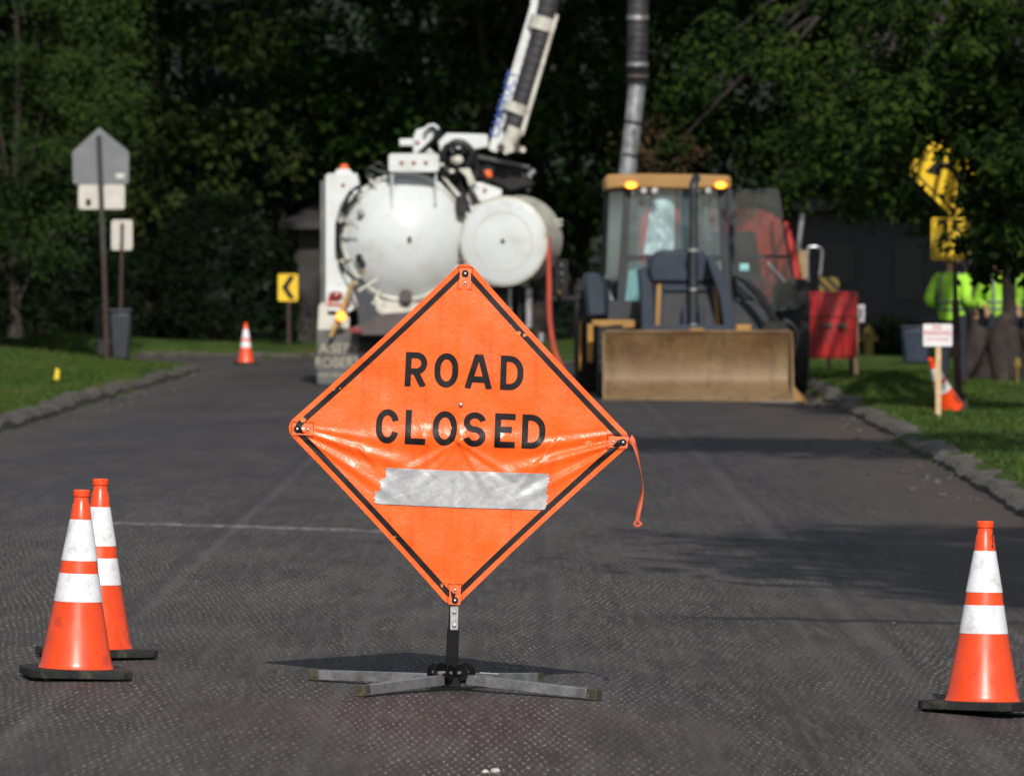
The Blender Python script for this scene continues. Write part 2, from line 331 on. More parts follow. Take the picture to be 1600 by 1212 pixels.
# ------------------------------------------------------------ builders
def tag(o, label=None, cat=None, group=None, kind=None):
    for k, v in (('label', label), ('category', cat), ('group', group), ('kind', kind)):
        if v: o[k] = v
    return o
def thing(name, label, cat, loc, group=None, rotz=0.):
    o = bpy.data.objects.new(name, None); COL.objects.link(o); o.empty_display_size = .2
    o.location = loc; o.rotation_euler = (0, 0, rotz)
    return tag(o, label, cat, group)
def root_of(o):
    while o.parent: o = o.parent
    return o
class MB:
    def __init__(s): s.bm = bmesh.new()
    def face(s, pts):
        try: s.bm.faces.new([s.bm.verts.new(p) for p in pts])
        except ValueError: pass
        return s
    def box(s, x0, x1, y0, y1, z0, z1, mtx=None):
        v = [Vector((x, y, z)) for x in (x0, x1) for y in (y0, y1) for z in (z0, z1)]
        if mtx: v = [mtx @ p for p in v]
        v = [s.bm.verts.new(p) for p in v]
        for f in ((0, 1, 3, 2), (4, 6, 7, 5), (0, 4, 5, 1), (2, 3, 7, 6), (0, 2, 6, 4), (1, 5, 7, 3)): s.bm.faces.new([v[i] for i in f])
        return s
    def pbox(s, px0, px1, py0, py1, y0, y1):
        return s.box(gx(px0, y0), gx(px1, y0), y0, y1, gz(py1, y0), gz(py0, y0))
    def prism(s, pts, y0, y1):            # (x,z) outline pushed from y0 to y1
        a = [s.bm.verts.new((x, y0, z)) for x, z in pts]; b = [s.bm.verts.new((x, y1, z)) for x, z in pts]
        k = len(pts)
        s.bm.faces.new(a); s.bm.faces.new(b[::-1])
        for i in range(k): s.bm.faces.new((a[i], b[i], b[(i + 1) % k], a[(i + 1) % k]))
        return s
    def ppoly(s, pts, y0, y1): return s.prism([(gx(x, y0), gz(y, y0)) for x, y in pts], y0, y1)
    def tube(s, pts, r, n=10, caps=True, flat=1.):
        pts = [Vector(p) for p in pts]; rs = r if isinstance(r, (list, tuple)) else [r] * len(pts)
        rings = []; t0 = (pts[1] - pts[0]).normalized()
        up = Vector((0, 0, 1)) if abs(t0.z) < .9 else Vector((0, 1, 0))
        u = t0.cross(up).normalized()
        for i, p in enumerate(pts):
            t = (pts[min(i + 1, len(pts) - 1)] - pts[max(i - 1, 0)]).normalized()
            u = (u - t * u.dot(t)).normalized(); v = t.cross(u)
            rings.append([s.bm.verts.new(p + (u * math.cos(a) + v * math.sin(a) * flat) * rs[i]) for a in [2 * math.pi * k / n for k in range(n)]])
        for A, B in zip(rings, rings[1:]):
            for k in range(n): s.bm.faces.new((A[k], A[(k + 1) % n], B[(k + 1) % n], B[k]))
        if caps: s.bm.faces.new(rings[0][::-1]); s.bm.faces.new(rings[-1])
        return s
    def cyl(s, a, b, r, r2=None, n=20): return s.tube([a, b], [r, r if r2 is None else r2], n)
    def curve(s, pts, r, n=8, k=6, flat=1.):
        return s.tube(catmull(pts, k), r, n, flat=flat)
    def lathe(s, prof, org=(0, 0, 0), axis=(0, 0, 1), n=48, sq=None):  # prof: (height along axis, radius)
        ax = Vector(axis).normalized(); u = ax.orthogonal().normalized(); v = ax.cross(u); org = Vector(org)
        rings = []
        for h, r in prof:
            if r < 1e-6: rings.append([s.bm.verts.new(org + ax * h)])
            else: rings.append([s.bm.verts.new(org + ax * h + (u * math.cos(2 * math.pi * k / n) + v * math.sin(2 * math.pi * k / n)) * r) for k in range(n)])
        for A, B in zip(rings, rings[1:]):
            for k in range(n):
                q = [A[k % len(A)], A[(k + 1) % n % len(A)], B[(k + 1) % n % len(B)], B[k % len(B)]]
                f = []
                for w in q:
                    if w not in f: f.append(w)
                if len(f) > 2:
                    try: s.bm.faces.new(f)
                    except ValueError: pass
        for Rr, inv in ((rings[0], True), (rings[-1], False)):
            if len(Rr) > 2: s.bm.faces.new(Rr[::-1] if inv else Rr)
        return s
    def ball(s, c, r, sc=(1, 1, 1), n=16):
        bmesh.ops.create_uvsphere(s.bm, u_segments=n, v_segments=max(6, n // 2), radius=1., matrix=Matrix.Translation(c) @ Matrix.Diagonal((r * sc[0], r * sc[1], r * sc[2], 1)))
        return s
    def build(s, name, m, parent=None, bevel=0., label=None, local=False, smooth=38, jit=0.):
        if jit:
            for v in s.bm.verts: v.co += Vector((random.uniform(-1, 1), random.uniform(-1, 1), random.uniform(-1, 1))) * jit
        bmesh.ops.recalc_face_normals(s.bm, faces=s.bm.faces)
        me = bpy.data.meshes.new(name)
        if parent is not None and not local:
            o0 = root_of(parent).location
            for v in s.bm.verts: v.co -= o0
        s.bm.to_mesh(me); s.bm.free()
        for p in me.polygons: p.use_smooth = True
        me.set_sharp_from_angle(angle=R(smooth))
        me.materials.append(m)
        o = bpy.data.objects.new(name, me); COL.objects.link(o)
        if parent is not None: o.parent = parent
        if bevel:
            b = o.modifiers.new('bevel', 'BEVEL'); b.width = bevel; b.segments = 2; b.limit_method = 'ANGLE'; b.angle_limit = R(40)
        if label: o['label'] = label
        return o
def catmull(pts, k=6):
    pts = [Vector(p) for p in pts]; q = [pts[0]] + pts + [pts[-1]]; out = []
    for i in range(1, len(q) - 2):
        a, b, c, d = q[i - 1:i + 3]
        for j in range(k):
            t = j / k
            out.append(.5 * ((2 * b) + (c - a) * t + (2 * a - 5 * b + 4 * c - d) * t * t + (3 * b - a - 3 * c + d) * t ** 3))
    out.append(pts[-1]); return out
def copy_tree(o, parent=None):
    c = o.copy(); COL.objects.link(c); c.parent = parent
    for ch in list(o.children): copy_tree(ch, c)
    return c
def text(name, s, m, parent, c, size, roll=0., wide=1.):   # flat lettering facing the camera, centre at c
    cu = bpy.data.curves.new('lettering', 'FONT'); cu.body = s; cu.size = size; cu.align_x = 'CENTER'; cu.align_y = 'CENTER'; cu.offset = size * .012
    t = bpy.data.objects.new('lettering', cu); COL.objects.link(t)
    bpy.context.view_layer.update()
    me = bpy.data.meshes.new_from_object(t.evaluated_get(bpy.context.evaluated_depsgraph_get()))
    bpy.data.objects.remove(t)
    rt = root_of(parent).location if parent else Vector()
    me.transform(Matrix.Translation(Vector(c) - rt) @ Matrix.Rotation(roll, 4, 'Y') @ Matrix.Rotation(R(90), 4, 'X') @ Matrix.Diagonal((wide, 1, 1, 1)))
    me.materials.clear(); me.materials.append(m)
    o = bpy.data.objects.new(name, me); COL.objects.link(o); o.parent = parent; return o
def sm(a, b, x):
    t = min(1, max(0, (x - a) / (b - a))); return t * t * (3 - 2 * t)

# ------------------------------------------------------------ ground
def zr(x, y):                      # road surface
    w = 1 - sm(27, 62, y)
    xc = max(-2.4, min(2.2, x))
    near = -.031 - .0341 * xc - .00693 * xc * xc
    far = -.012 * max(x, 0)
    return near * w + far * (1 - w)
def xl(y):
    if y < 101: return -4.9
    if y < 104: return -4.9 - (3 - math.sqrt(max(0, 9 - (y - 101) ** 2)))
    return -46.
def xr(y):
    b = 3.40 + .0135 * (y - 44)
    if y < 30: b = 3.40 - .19
    if y > 98: b -= ((y - 98) / 24) ** 2 * 12
    return b
def lawn_z(x, y):
    if x < -4.9 or y > 121:
        e = .13 + .40 * sm(0, 6, -4.9 - x) * sm(60, 85, y) * (1 - .5 * sm(-9, -4, x)) + .04 * math.sin(x * 1.3 + y * .17)
        return e + .02
    return zr(x, y) + .09 + .04 * sm(0, 5, x - xr(y)) + .015 * math.sin(x * 1.1 + y * .23)
ys = []
y = -40.
while y < 122:
    ys.append(y); y += (.5 if 18 < y < 100 else (.25 if 100 <= y < 105 else 1.))
ys.append(122.)
bm = bmesh.new(); prev = None
for y in ys:
    a, b_ = xl(y), xr(y); row = []
    for i in range(41):
        x = a + (b_ - a) * i / 40
        row.append(bm.verts.new((x, y, zr(x, y))))
    if prev:
        for i in range(40): bm.faces.new((prev[i], prev[i + 1], row[i + 1], row[i]))
    prev = row
me = bpy.data.meshes.new('road'); bm.to_mesh(me); bm.free(); me.materials.append(M['asphalt'])
for p in me.polygons: p.use_smooth = True
road = bpy.data.objects.new('road', me); COL.objects.link(road); tag(road, kind='structure')
def in_road(x, y): return xl(y) - .02 <= x <= xr(y) + .02 and y <= 122
gxs = list(np.concatenate([np.linspace(-420, -50, 12), np.linspace(-46, -14, 30), np.arange(-13.5, 16, .35), np.linspace(17, 50, 30), np.linspace(60, 420, 12)]))
gys = list(np.concatenate([np.linspace(-400, -45, 10), np.arange(-40, 20, 4.), np.arange(20, 160, .7), np.linspace(162, 600, 20)]))
bm = bmesh.new(); rows = []
for y in gys:
    row = []
    for x in gxs:
        if in_road(x, y): z = zr(x, y) - .10
        elif y > 120.5 and xl(118) < x < xr(121.5) and y < 123: z = -.03
        else:
            z = lawn_z(x, y)
            if 102.5 < y < 123.5 and x < -4.5: z = min(z, -.08 + .3 * max(0, max(103.6 - y, y - 122.6)))
        row.append(bm.verts.new((x, y, z)))
    rows.append(row)
for a, b_ in zip(rows, rows[1:]):
    for i in range(len(gxs) - 1): bm.faces.new((a[i], a[i + 1], b_[i + 1], b_[i]))
me = bpy.data.meshes.new('ground'); bm.to_mesh(me); bm.free(); me.materials.append(M['lawn'])
for p in me.polygons: p.use_smooth = True
ground = bpy.data.objects.new('ground', me); COL.objects.link(ground); tag(ground, kind='structure')
# wooded hillside far behind
bm = bmesh.new(); rows = []
for j in range(20):
    row = []
    for i in range(60):
        x = -240 + 8.1 * i; y = 166 + 9 * j
        row.append(bm.verts.new((x, y, -1 + 34 * sm(0, 12, j + 1) + 2.5 * math.sin(x * .11 + j) + random.uniform(-1, 1))))
    rows.append(row)
for a, b_ in zip(rows, rows[1:]):
    for i in range(59): bm.faces.new((a[i], a[i + 1], b_[i + 1], b_[i]))
me = bpy.data.meshes.new('hills'); bm.to_mesh(me); bm.free(); me.materials.append(M['hill'])
o = bpy.data.objects.new('hills', me); COL.objects.link(o); tag(o, kind='structure')

def kerb(name, path, side, h=.14, w=.2):
    mb = MB(); bm = mb.bm; prev = None
    L = 0
    for i, (x, y) in enumerate(path):
        x2, y2 = path[min(i + 1, len(path) - 1)]; x1, y1 = path[max(i - 1, 0)]
        t = Vector((x2 - x1, y2 - y1)).normalized(); nrm = Vector((t.y, -t.x)) * side
        z = zr(x, y)
        blk = random.Random(int(L / 1.1) * 7 + side).uniform(-1, 1); L += .3
        hh = h - .02 + .03 * blk + random.uniform(-.018, .018) - (.05 if random.random() < .07 else 0); hh = max(.06, hh)
        j = random.uniform(-.02, .02) + .03 * blk
        sec = [(-.01 + j, -.08), (-.02 + j, hh * .55), (.03 + j, hh), (w + random.uniform(-.02, .03), hh + random.uniform(-.02, .02)), (w + .02, -.08)]
        row = [bm.verts.new((x + nrm.x * a, y + nrm.y * a, z + c)) for a, c in sec]
        if prev:
            for k in range(4): bm.faces.new((prev[k], prev[k + 1], row[k + 1], row[k]))
        prev = row
    o = mb.build(name, M['kerb'], smooth=25); tag(o, kind='structure'); return o
lp = [(-4.9, yy) for yy in np.arange(0, 101, .3)]
lp += [(-4.9 - 3 * (1 - math.cos(a)), 101 + 3 * math.sin(a)) for a in np.linspace(.05, math.pi / 2, 14)] + [(-7.9 - k, 104.) for k in np.arange(.4, 30, .5)]
kerb('kerb_stones_left', lp, -1)
kerb('kerb_stones_right', [(xr(yy), yy) for yy in np.arange(30.2, 121.5, .3)], 1, h=.11)
# loose gravel in the gutters
def gravel():
    mb = MB()
    for k in range(260):
        y = random.uniform(45, 100)
        if random.random() < .6: x = xr(y) - abs(random.gauss(0, .25)) - .03
        else: x = -4.9 + abs(random.gauss(0, .2)) + .03
        r = random.uniform(.008, .03)
        bmesh.ops.create_icosphere(mb.bm, subdivisions=1, radius=r, matrix=Matrix.Translation((x, y, zr(x, y) + r * .4)) @ Matrix.Diagonal((1.3, 1, .7, 1)))
    for k in range(130):
        y = random.uniform(19.5, 45); x = random.uniform(-.075 * y, .075 * y); r = random.uniform(.003, .008)
        bmesh.ops.create_icosphere(mb.bm, subdivisions=1, radius=r, matrix=Matrix.Translation((x, y, zr(x, y) + r * .4)) @ Matrix.Diagonal((1.3, 1, .7, 1)))
    tag(mb.build('gravel', M['kerb'], jit=.002), 'loose grit and gravel scattered over the road and gutters', 'gravel', kind='stuff')
gravel()
for i, (px, py, r, lb) in enumerate(((758, 1194, .010, 'smaller left pebble of the two pale pebbles on the road in front of the sign'), (774, 1193, .013, 'larger right pebble of the two pale pebbles on the road in front of the sign'))):
    d = F * H / (py - YH); x = gx(px, d)
    mb = MB(); mb.ball((x, d, zr(x, d) + r * .6), r, (1.2, 1, .7), 10)
    tag(mb.build('pebble', M['pebble'], jit=.0015), lb, 'pebble')

# ------------------------------------------------------------ foliage
def leaf_mesh(name, cen, size, m, parent=None, org=(0, 0, 0), aspect=.55, up=.35, seed=0, nrm=None):
    rng = np.random.default_rng(seed); k = len(cen)
    n = rng.normal(size=(k, 3)); n[:, 2] += up * 2; n[:, 1] -= .5
    if nrm is not None: n = n * .42 + nrm * 1.5
    n /= np.linalg.norm(n, axis=1)[:, None]
    t = rng.normal(size=(k, 3)); t[:, 2] -= .3; t -= n * (t * n).sum(1)[:, None]; t /= np.linalg.norm(t, axis=1)[:, None]
    b = np.cross(n, t); s = size * rng.uniform(.6, 1.35, size=(k, 1))
    V = np.stack([cen - t * s * .5, cen + b * s * aspect * .5 - t * s * .05, cen + t * s * .5, cen - b * s * aspect * .5 - t * s * .05], axis=1).reshape(-1, 3) - np.array(org)
    me = bpy.data.meshes.new(name); me.vertices.add(4 * k); me.vertices.foreach_set('co', V.astype(np.float32).ravel())
    me.loops.add(4 * k); me.loops.foreach_set('vertex_index', np.arange(4 * k, dtype=np.int32))
    me.polygons.add(k); me.polygons.foreach_set('loop_start', np.arange(0, 4 * k, 4, dtype=np.int32)); me.polygons.foreach_set('loop_total', np.full(k, 4, np.int32))
    me.update(); me.validate(); me.materials.append(m)
    o = bpy.data.objects.new(name, me); COL.objects.link(o)
    if parent: o.parent = parent
    return o
def clumps(c, r, n, seed, zmin=None, shell=.55, front=.0):
    rng = np.random.default_rng(seed); out = []
    while len(out) < n:
        v = rng.normal(size=3); v /= np.linalg.norm(v)
        v *= shell + (1 - shell) * rng.random()
        if front and v[1] > .25 and rng.random() < front: continue
        p = np.array(c) + v * np.array(r)
        if zmin is not None and p[2] < zmin: continue
        out.append(p)
    return np.array(out)
def scatter(cl, per, rc, seed, flat=.6):
    rng = np.random.default_rng(seed + 5)
    rr = rc * rng.uniform(.55, 1.35, size=len(cl))
    p = np.repeat(cl, per, axis=0); r = np.repeat(rr, per)[:, None]
    off = rng.normal(size=p.shape) * np.array([.62, .62, .62 * flat]) * r
    scatter.nrm = off / (np.linalg.norm(off, axis=1)[:, None] + 1e-6) * .8 + np.array([0, -.15, .45])
    return p + off
def tree(name, label, cat, x, y, h, rad, czr, m, nc=60, per=90, rc=.8, leaf=.2, tr=.22, group=None, seed=1, front=.7, zmin=.3, asp=.55, base=None, off=(0, 0), limbs=9, shell=.5):
    z0 = lawn_z(x, y) - .05 if base is None else base
    t = thing(name, label, cat, (x, y, z0), group)
    cz, rz = czr
    c = (x + off[0], y + off[1], z0 + cz)
    cl = clumps(c, (rad[0], rad[1], rz), nc, seed, z0 + zmin, shell, front)
    pp = scatter(cl, per, rc, seed); leaf_mesh('crown', pp, leaf, m, t, (x, y, z0), asp, seed=seed, nrm=scatter.nrm)
    mb = MB(); rr = random.Random(seed)
    top = Vector((x + off[0] * .5, y + off[1] * .5, z0 + min(h * .8, cz + rz * .5)))
    pts = [Vector((x, y, z0 - .1)), Vector((x + rr.uniform(-.1, .1), y, z0 + h * .15)), Vector((x + rr.uniform(-.3, .3), y, z0 + h * .4)), top]
    pts = catmull(pts, 5); k = len(pts)
    mb.tube(pts, [tr * (1.5 if i == 0 else 1.15 if i == 1 else 1) * (1 - .75 * i / k) for i in range(k)], 12)
    idx = list(range(len(cl))); rr.shuffle(idx)
    for i in idx[:limbs]:
        e = Vector(cl[i]); f = max(.15, min(.9, (e.z - z0) / h * .75)); s = pts[int(f * (k - 1))]
        mid = (s + e) / 2 + Vector((0, 0, .15 * (e - s).length)); ps = catmull([s, mid, e], 4)
        mb.tube(ps, [tr * .38 * (1 - .85 * j / len(ps)) for j in range(len(ps))], 6)
    mb.build('trunk', M['bark'], t, smooth=60)
    return t
def bush(name, label, c, r, m, nc, per, leaf, seed, rc=.35, group=None, shell=.75):
    z0 = lawn_z(c[0], c[1]) - .03
    t = thing(name, label, 'shrub', (c[0], c[1], z0), group)
    cl = clumps((c[0], c[1], z0 + r[2] * .35), r, nc, seed, z0 + .1, shell, .7)
    cl = cl[cl[:, 2] < z0 + r[2] * 1.35]
    pp = scatter(cl, per, rc, seed, .8); leaf_mesh('foliage', pp, leaf, m, t, (c[0], c[1], z0), .6, seed=seed, nrm=scatter.nrm)
    mb = MB()
    for k in range(6):
        e = cl[k * 3 % len(cl)]; mb.tube(catmull([(c[0] + random.uniform(-.2, .2), c[1], z0 - .05), ((c[0] + e[0]) / 2, (c[1] + e[1]) / 2, z0 + .5), tuple(e)], 3), [.05 * (1 - .1 * j) for j in range(7)], 6)
    mb.build('stems', M['bark'], t)
    return t
G = 'trees of the wood behind the work site'
D = 138
tree('pine_tree', 'soft light green pine at the far left edge above the lawn', 'tree', gx(25, 121), 121, 11, (2.3, 1.5), (4.6, 3.6), M['leaf_pine'], 170, 150, .45, .12, .11, G, 3, asp=.3, zmin=1.3, limbs=4, front=.95, shell=.6)
bush('round_shrub', 'tall dark shrub under the light green pine at the far left', (gx(45, 122), 122, 0), (1.8, 1.1, 2.3), M['leaf_hedge'], 90, 120, .11, 12, group='dark shrubs along the edge of the wood')
specs = [
 (gx(235, 132), 132, 13, (3.3, 2.6), (5.4, 3.6), 'leaf_olive', 75, 130, 'olive and rust tinted tree rising behind the pentagon sign'),
 (gx(60, 136), 136, 13, (3.8, 2.6), (5.2, 4.4), 'leaf_dark', 60, 120, 'deep green tree behind the light green pine at the far left'),
 (gx(440, 142), 142, 15, (3.1, 2.6), (6.0, 4.2), 'leaf_spruce', 70, 130, 'grey brown drooping tree between the olive tree and the vacuum truck'),
 (gx(500, 146), 146, 9, (2.6, 2.0), (4.6, 2.6), 'leaf_olive', 50, 120, 'low yellow green tree behind the roof of the tan house'),
 (gx(640, 140), 140, 14, (3.2, 2.6), (6.0, 4.6), 'leaf_mid', 70, 130, 'green tree directly above the white tank of the vacuum truck'),
 (gx(740, 137), 137, 13, (2.6, 2.4), (5.8, 4.0), 'leaf_mid', 60, 130, 'green tree behind the raised white boom'),
 (gx(905, 139), 139, 14, (2.8, 2.4), (5.6, 4.4), 'leaf_mid', 70, 130, 'leafy tree filling the gap between boom and suction pipe'),
 (gx(1090, 141), 141, 14, (3.2, 2.4), (5.6, 4.4), 'leaf_mid', 70, 130, 'dark tree above the roof of the backhoe loader'),
 (gx(1280, 140), 140, 14, (3.3, 2.4), (6.6, 3.6), 'leaf_dark', 65, 130, 'dark tree over the grey house on the right'),
 (gx(1480, 141), 141, 15, (3.4, 2.4), (7.0, 4.0), 'leaf_dark', 60, 120, 'shaded tree behind the grey house at the far right'),
 (gx(-160, 137), 137, 14, (3.8, 2.6), (5.8, 4.6), 'leaf_dark', 45, 100, 'deep green tree left of the pine, mostly outside the photo'),
 (gx(1760, 137), 137, 14, (3.8, 2.6), (6.2, 4.6), 'leaf_dark', 45, 100, 'shaded tree right of the grey house, mostly outside the photo'),
 (gx(-420, 139), 139, 14, (3.8, 2.6), (5.8, 4.6), 'leaf_mid', 35, 90, 'outermost tree on the left of the wood'),
 (gx(2050, 139), 139, 14, (3.8, 2.6), (6.2, 4.6), 'leaf_mid', 35, 90, 'outermost tree on the right of the wood'),
]
for i, (x, y, h, rad, czr, m, nc, per, lb) in enumerate(specs):
    tree('forest_tree', lb, 'tree', x, y, h, rad, czr, M[m], nc, per, .75, .21, .2, G, 20 + i)
t = tree('dead_leaved_tree', 'thin tree with dead brown leaves behind the suction pipe', 'tree', gx(1030, 128), 128, 6, (.8, .6), (3.4, 1.3), M['leaf_brown'], 22, 60, .38, .15, .08, None, 77)
# far wood that closes the view
cl = np.array([(RNG.uniform(-34, 34), RNG.uniform(148, 158), RNG.uniform(.3, 13)) for _ in range(620)])
o = leaf_mesh('woodland', scatter(cl, 50, 1.3, 9, .8), .5, M['leaf_dark'], aspect=.6, seed=4)
tag(o, 'unbroken dark wood closing the view behind all single trees', 'woodland', kind='stuff')

# tall crowns added out of view above the frame to shade the lower wood
SG = 'added tall shade trees whose crowns reach above the photo'
for i, (x, y, z, rx, lb) in enumerate(((-15.5, 136, 12, 4.9, 'added shade tree left of the lawn with its crown above the photo'), (-7.5, 137, 13, 4.9, 'added shade tree behind the chevron sign with its crown above the photo'), (0.5, 138, 13, 4.9, 'added shade tree behind the vacuum truck with its crown above the photo'), (7, 137, 13, 4.9, 'added shade tree behind the grey house with its crown above the photo'), (15, 136, 12.5, 4.9, 'added shade tree right of the grey house with its crown above the photo'))):
    tree('added_shade_tree', lb, 'tree', x, y, 17, (rx, 9.5), (z, 4.4), M['leaf_dark'], 150, 85, 1.1, .38, .26, SG, 50 + i, front=0, zmin=7.6, off=(0, -10), shell=.2)
tree('added_shade_tree', 'added shade tree right of the red tank, its crown above the grey house', 'tree', 13.5, 112, 17, (6.5, 7), (12.5, 4.2), M['leaf_dark'], 150, 85, 1.1, .38, .28, SG, 58, front=0, zmin=7.2, off=(-4.5, -3), shell=.2)  # crown added out of view to shade the grey house
tree('understory_tree', 'small dark tree hiding the roof of the grey house', 'tree', gx(1530, 114), 114, 5.2, (2.5, 1.2), (3.5, 1.15), M['leaf_dark'], 75, 110, .5, .17, .08, None, 91, front=.6, zmin=2.3, off=(-1.3, 0), limbs=4)
# street trees on the right lawn, out of the frame, that shade the right half of the road
for i, (x, y, rad, z, nc, ox, oy, lb) in enumerate((
     (9.3, 62.5, (2.8, 2.3), 7.6, 50, -.6, 0, 'street tree on the right lawn nearest the tilted cone, crown above the photo'),
     (6.2, 48, (2.3, 2.6), 7.2, 46, -2.4, 0, 'street tree on the right lawn halfway to the backhoe, crown above the photo'),
     (6.3, 26, (2.4, 5.2), 7.2, 80, -2.0, .3, 'street tree on the right lawn nearest the road closed sign, crown above the photo'))):
    tree('street_tree', lb, 'tree', x, y, 10, rad, (z, 1.5), M['leaf_near'], nc, 80, .7, .26, .2, 'street trees beside the closed road', 70 + i, front=0, zmin=5.6, shell=.3, base=zr(3, y) + .15, off=(ox, oy))

# big right tree with the flared double trunk, boughs hanging in front of the yellow signs
def big_tree():
    y = 92.; x = gx(1562, y); z0 = lawn_z(x, y) - .05
    t = thing('maple_tree', 'broad tree at the right edge, flared trunk, boughs hanging over the yellow signs', 'tree', (x, y, z0))
    pts = []
    # (px, py, depth, spread) of hanging leaf masses
    cl = []
    rr = random.Random(5)
    def mass(px, py, d, k, sp):
        for _ in range(k):
            cl.append(tuple(P(px + rr.gauss(0, sp), py + rr.gauss(0, sp * .75), d + rr.gauss(0, .5))))
    for a in ((1560, 20, 70, 16, 55), (1480, 60, 69, 14, 50), (1400, 120, 71, 14, 50), (1330, 170, 80, 12, 45), (1560, 170, 70, 18, 45), (1450, 180, 69, 14, 40),
              (1380, 240, 72, 6, 18), (1590, 270, 68, 12, 30), (1540, 320, 69, 8, 18), (1560, 372, 69, 7, 16), (1545, 215, 69, 9, 26), (1250, 110, 84, 12, 50), (1170, 60, 88, 12, 50),
              (1340, 40, 80, 14, 60), (1220, 220, 88, 7, 30), (1520, 290, 69, 4, 12), (1490, 305, 70, 2, 7), (1522, 418, 71, 3, 9), (1280, 200, 88, 12, 34), (1370, 290, 90, 10, 30), (1300, 290, 92, 8, 26), (1450, 330, 95, 8, 24), (1476, 238, 70, 2, 3), (1508, 384, 71, 2, 4), (1110, 170, 92, 10, 40), (1230, 300, 96, 7, 24), (1640, 150, 70, 14, 60), (1650, 350, 70, 10, 40), (1640, 400, 71, 4, 14)):
        mass(*a)
    def clear(c):
        px, py = 800 + c[0] * F / c[1], YH - (c[2] - H) * F / c[1]
        if c[1] > 80: return True
        if 1405 < px < 1495 and 222 < py < 420: return rr.random() < .0
        if 1495 <= px < 1522 and 240 < py < 330: return rr.random() < .45
        if 1495 <= px < 1532 and 330 <= py < 425: return rr.random() < .12
        if 1430 < px < 1640 and 428 < py < 520: return False
        return True
    cl = np.array([c for c in cl if clear(c)])
    up = clumps((x - .5, y - 6, z0 + 9), (6.5, 8, 3.4), 120, 99, z0 + 6.6, .2)
    pa = scatter(cl, 95, .27, 31, .7); na = scatter.nrm; pb_ = scatter(up, 60, 1.0, 32); nb_ = scatter.nrm
    leaf_mesh('crown', np.concatenate([pa, pb_]), .125, M['leaf_near'], t, (x, y, z0), .55, seed=8, nrm=np.concatenate([na, nb_]))
    mb = MB()
    mb.tube(catmull([(x + .02, y, z0 - .1), (x + .04, y, z0 + .3), (x + .09, y, z0 + .85), (x + .12, y, z0 + 1.6), (x - .2, y - 1, z0 + 6.5)], 5), [.60, .52, .46, .42, .38, .34, .29, .25, .21, .17, .14, .125, .115, .105, .10, .10, .10, .10, .10, .09, .09], 16)
    mb.tube(catmull([(x + .55, y + .1, z0 - .1), (x + .55, y, z0 + .3), (x + .62, y, z0 + .9), (x + .8, y, z0 + 1.8), (x + 1.6, y - 1, z0 + 6.5)], 5), [.5, .44, .38, .34, .31, .29, .27, .25, .23, .21, .2, .19, .18, .17, .17, .16, .16, .15, .14, .13, .12], 16)
    for k, s in ((0, 1), (-.55, .8), (.75, .8), (.2, .9)):      # root flare
        mb.tube(catmull([(x + k * .5, y - .1, z0 + .75), (x + k * .9, y - .35, z0 + .22), (x + k * 1.35, y - .7, z0 - .06)], 4), [.2 * s, .19 * s, .18 * s, .17 * s, .15 * s, .13 * s, .11 * s, .09 * s, .05 * s], 10)
    c0 = Vector((x - .2, y - .5, z0 + 5))
    for i in range(0, len(cl), 6):
        e = Vector(cl[i]); mid = (c0 + e) / 2 + Vector((0, 0, 1.1)); ps = catmull([c0, mid, e], 6)
        mb.tube(ps, [.09 * (1 - .9 * j / len(ps)) for j in range(len(ps))], 6)
    mb.build('trunk', M['bark'], t, smooth=60)
big_tree()
GB = 'dark shrubs along the edge of the wood'
bush('round_shrub', 'large rounded dark shrub between the trash bins and the chevron sign', (gx(345, 129), 129, 0), (1.5, 1.0, 2.2), M['leaf_hedge'], 110, 120, .10, 5, group=GB, rc=.3)
bush('round_shrub', 'lower part of the dark hedge directly behind the two trash bins', (gx(215, 130), 130, 0), (1.3, .9, 1.35), M['leaf_hedge'], 60, 110, .10, 6, group=GB)
bush('round_shrub', 'low dark shrub on the left behind the yellow marking flag', (gx(70, 129), 129, 0), (1.4, .9, .95), M['leaf_hedge'], 60, 110, .10, 7, group=GB)
bush('round_shrub', 'low dark shrub at the left end of the lawn', (gx(-70, 128), 128, 0), (1.4, .9, 1.25), M['leaf_hedge'], 50, 100, .10, 8, group=GB)
bush('foundation_shrub', 'dark shrub at the foot of the grey house', (gx(1400, 121), 121, 0), (.5, .5, .5), M['leaf_hedge'], 30, 90, .09, 10, rc=.22)

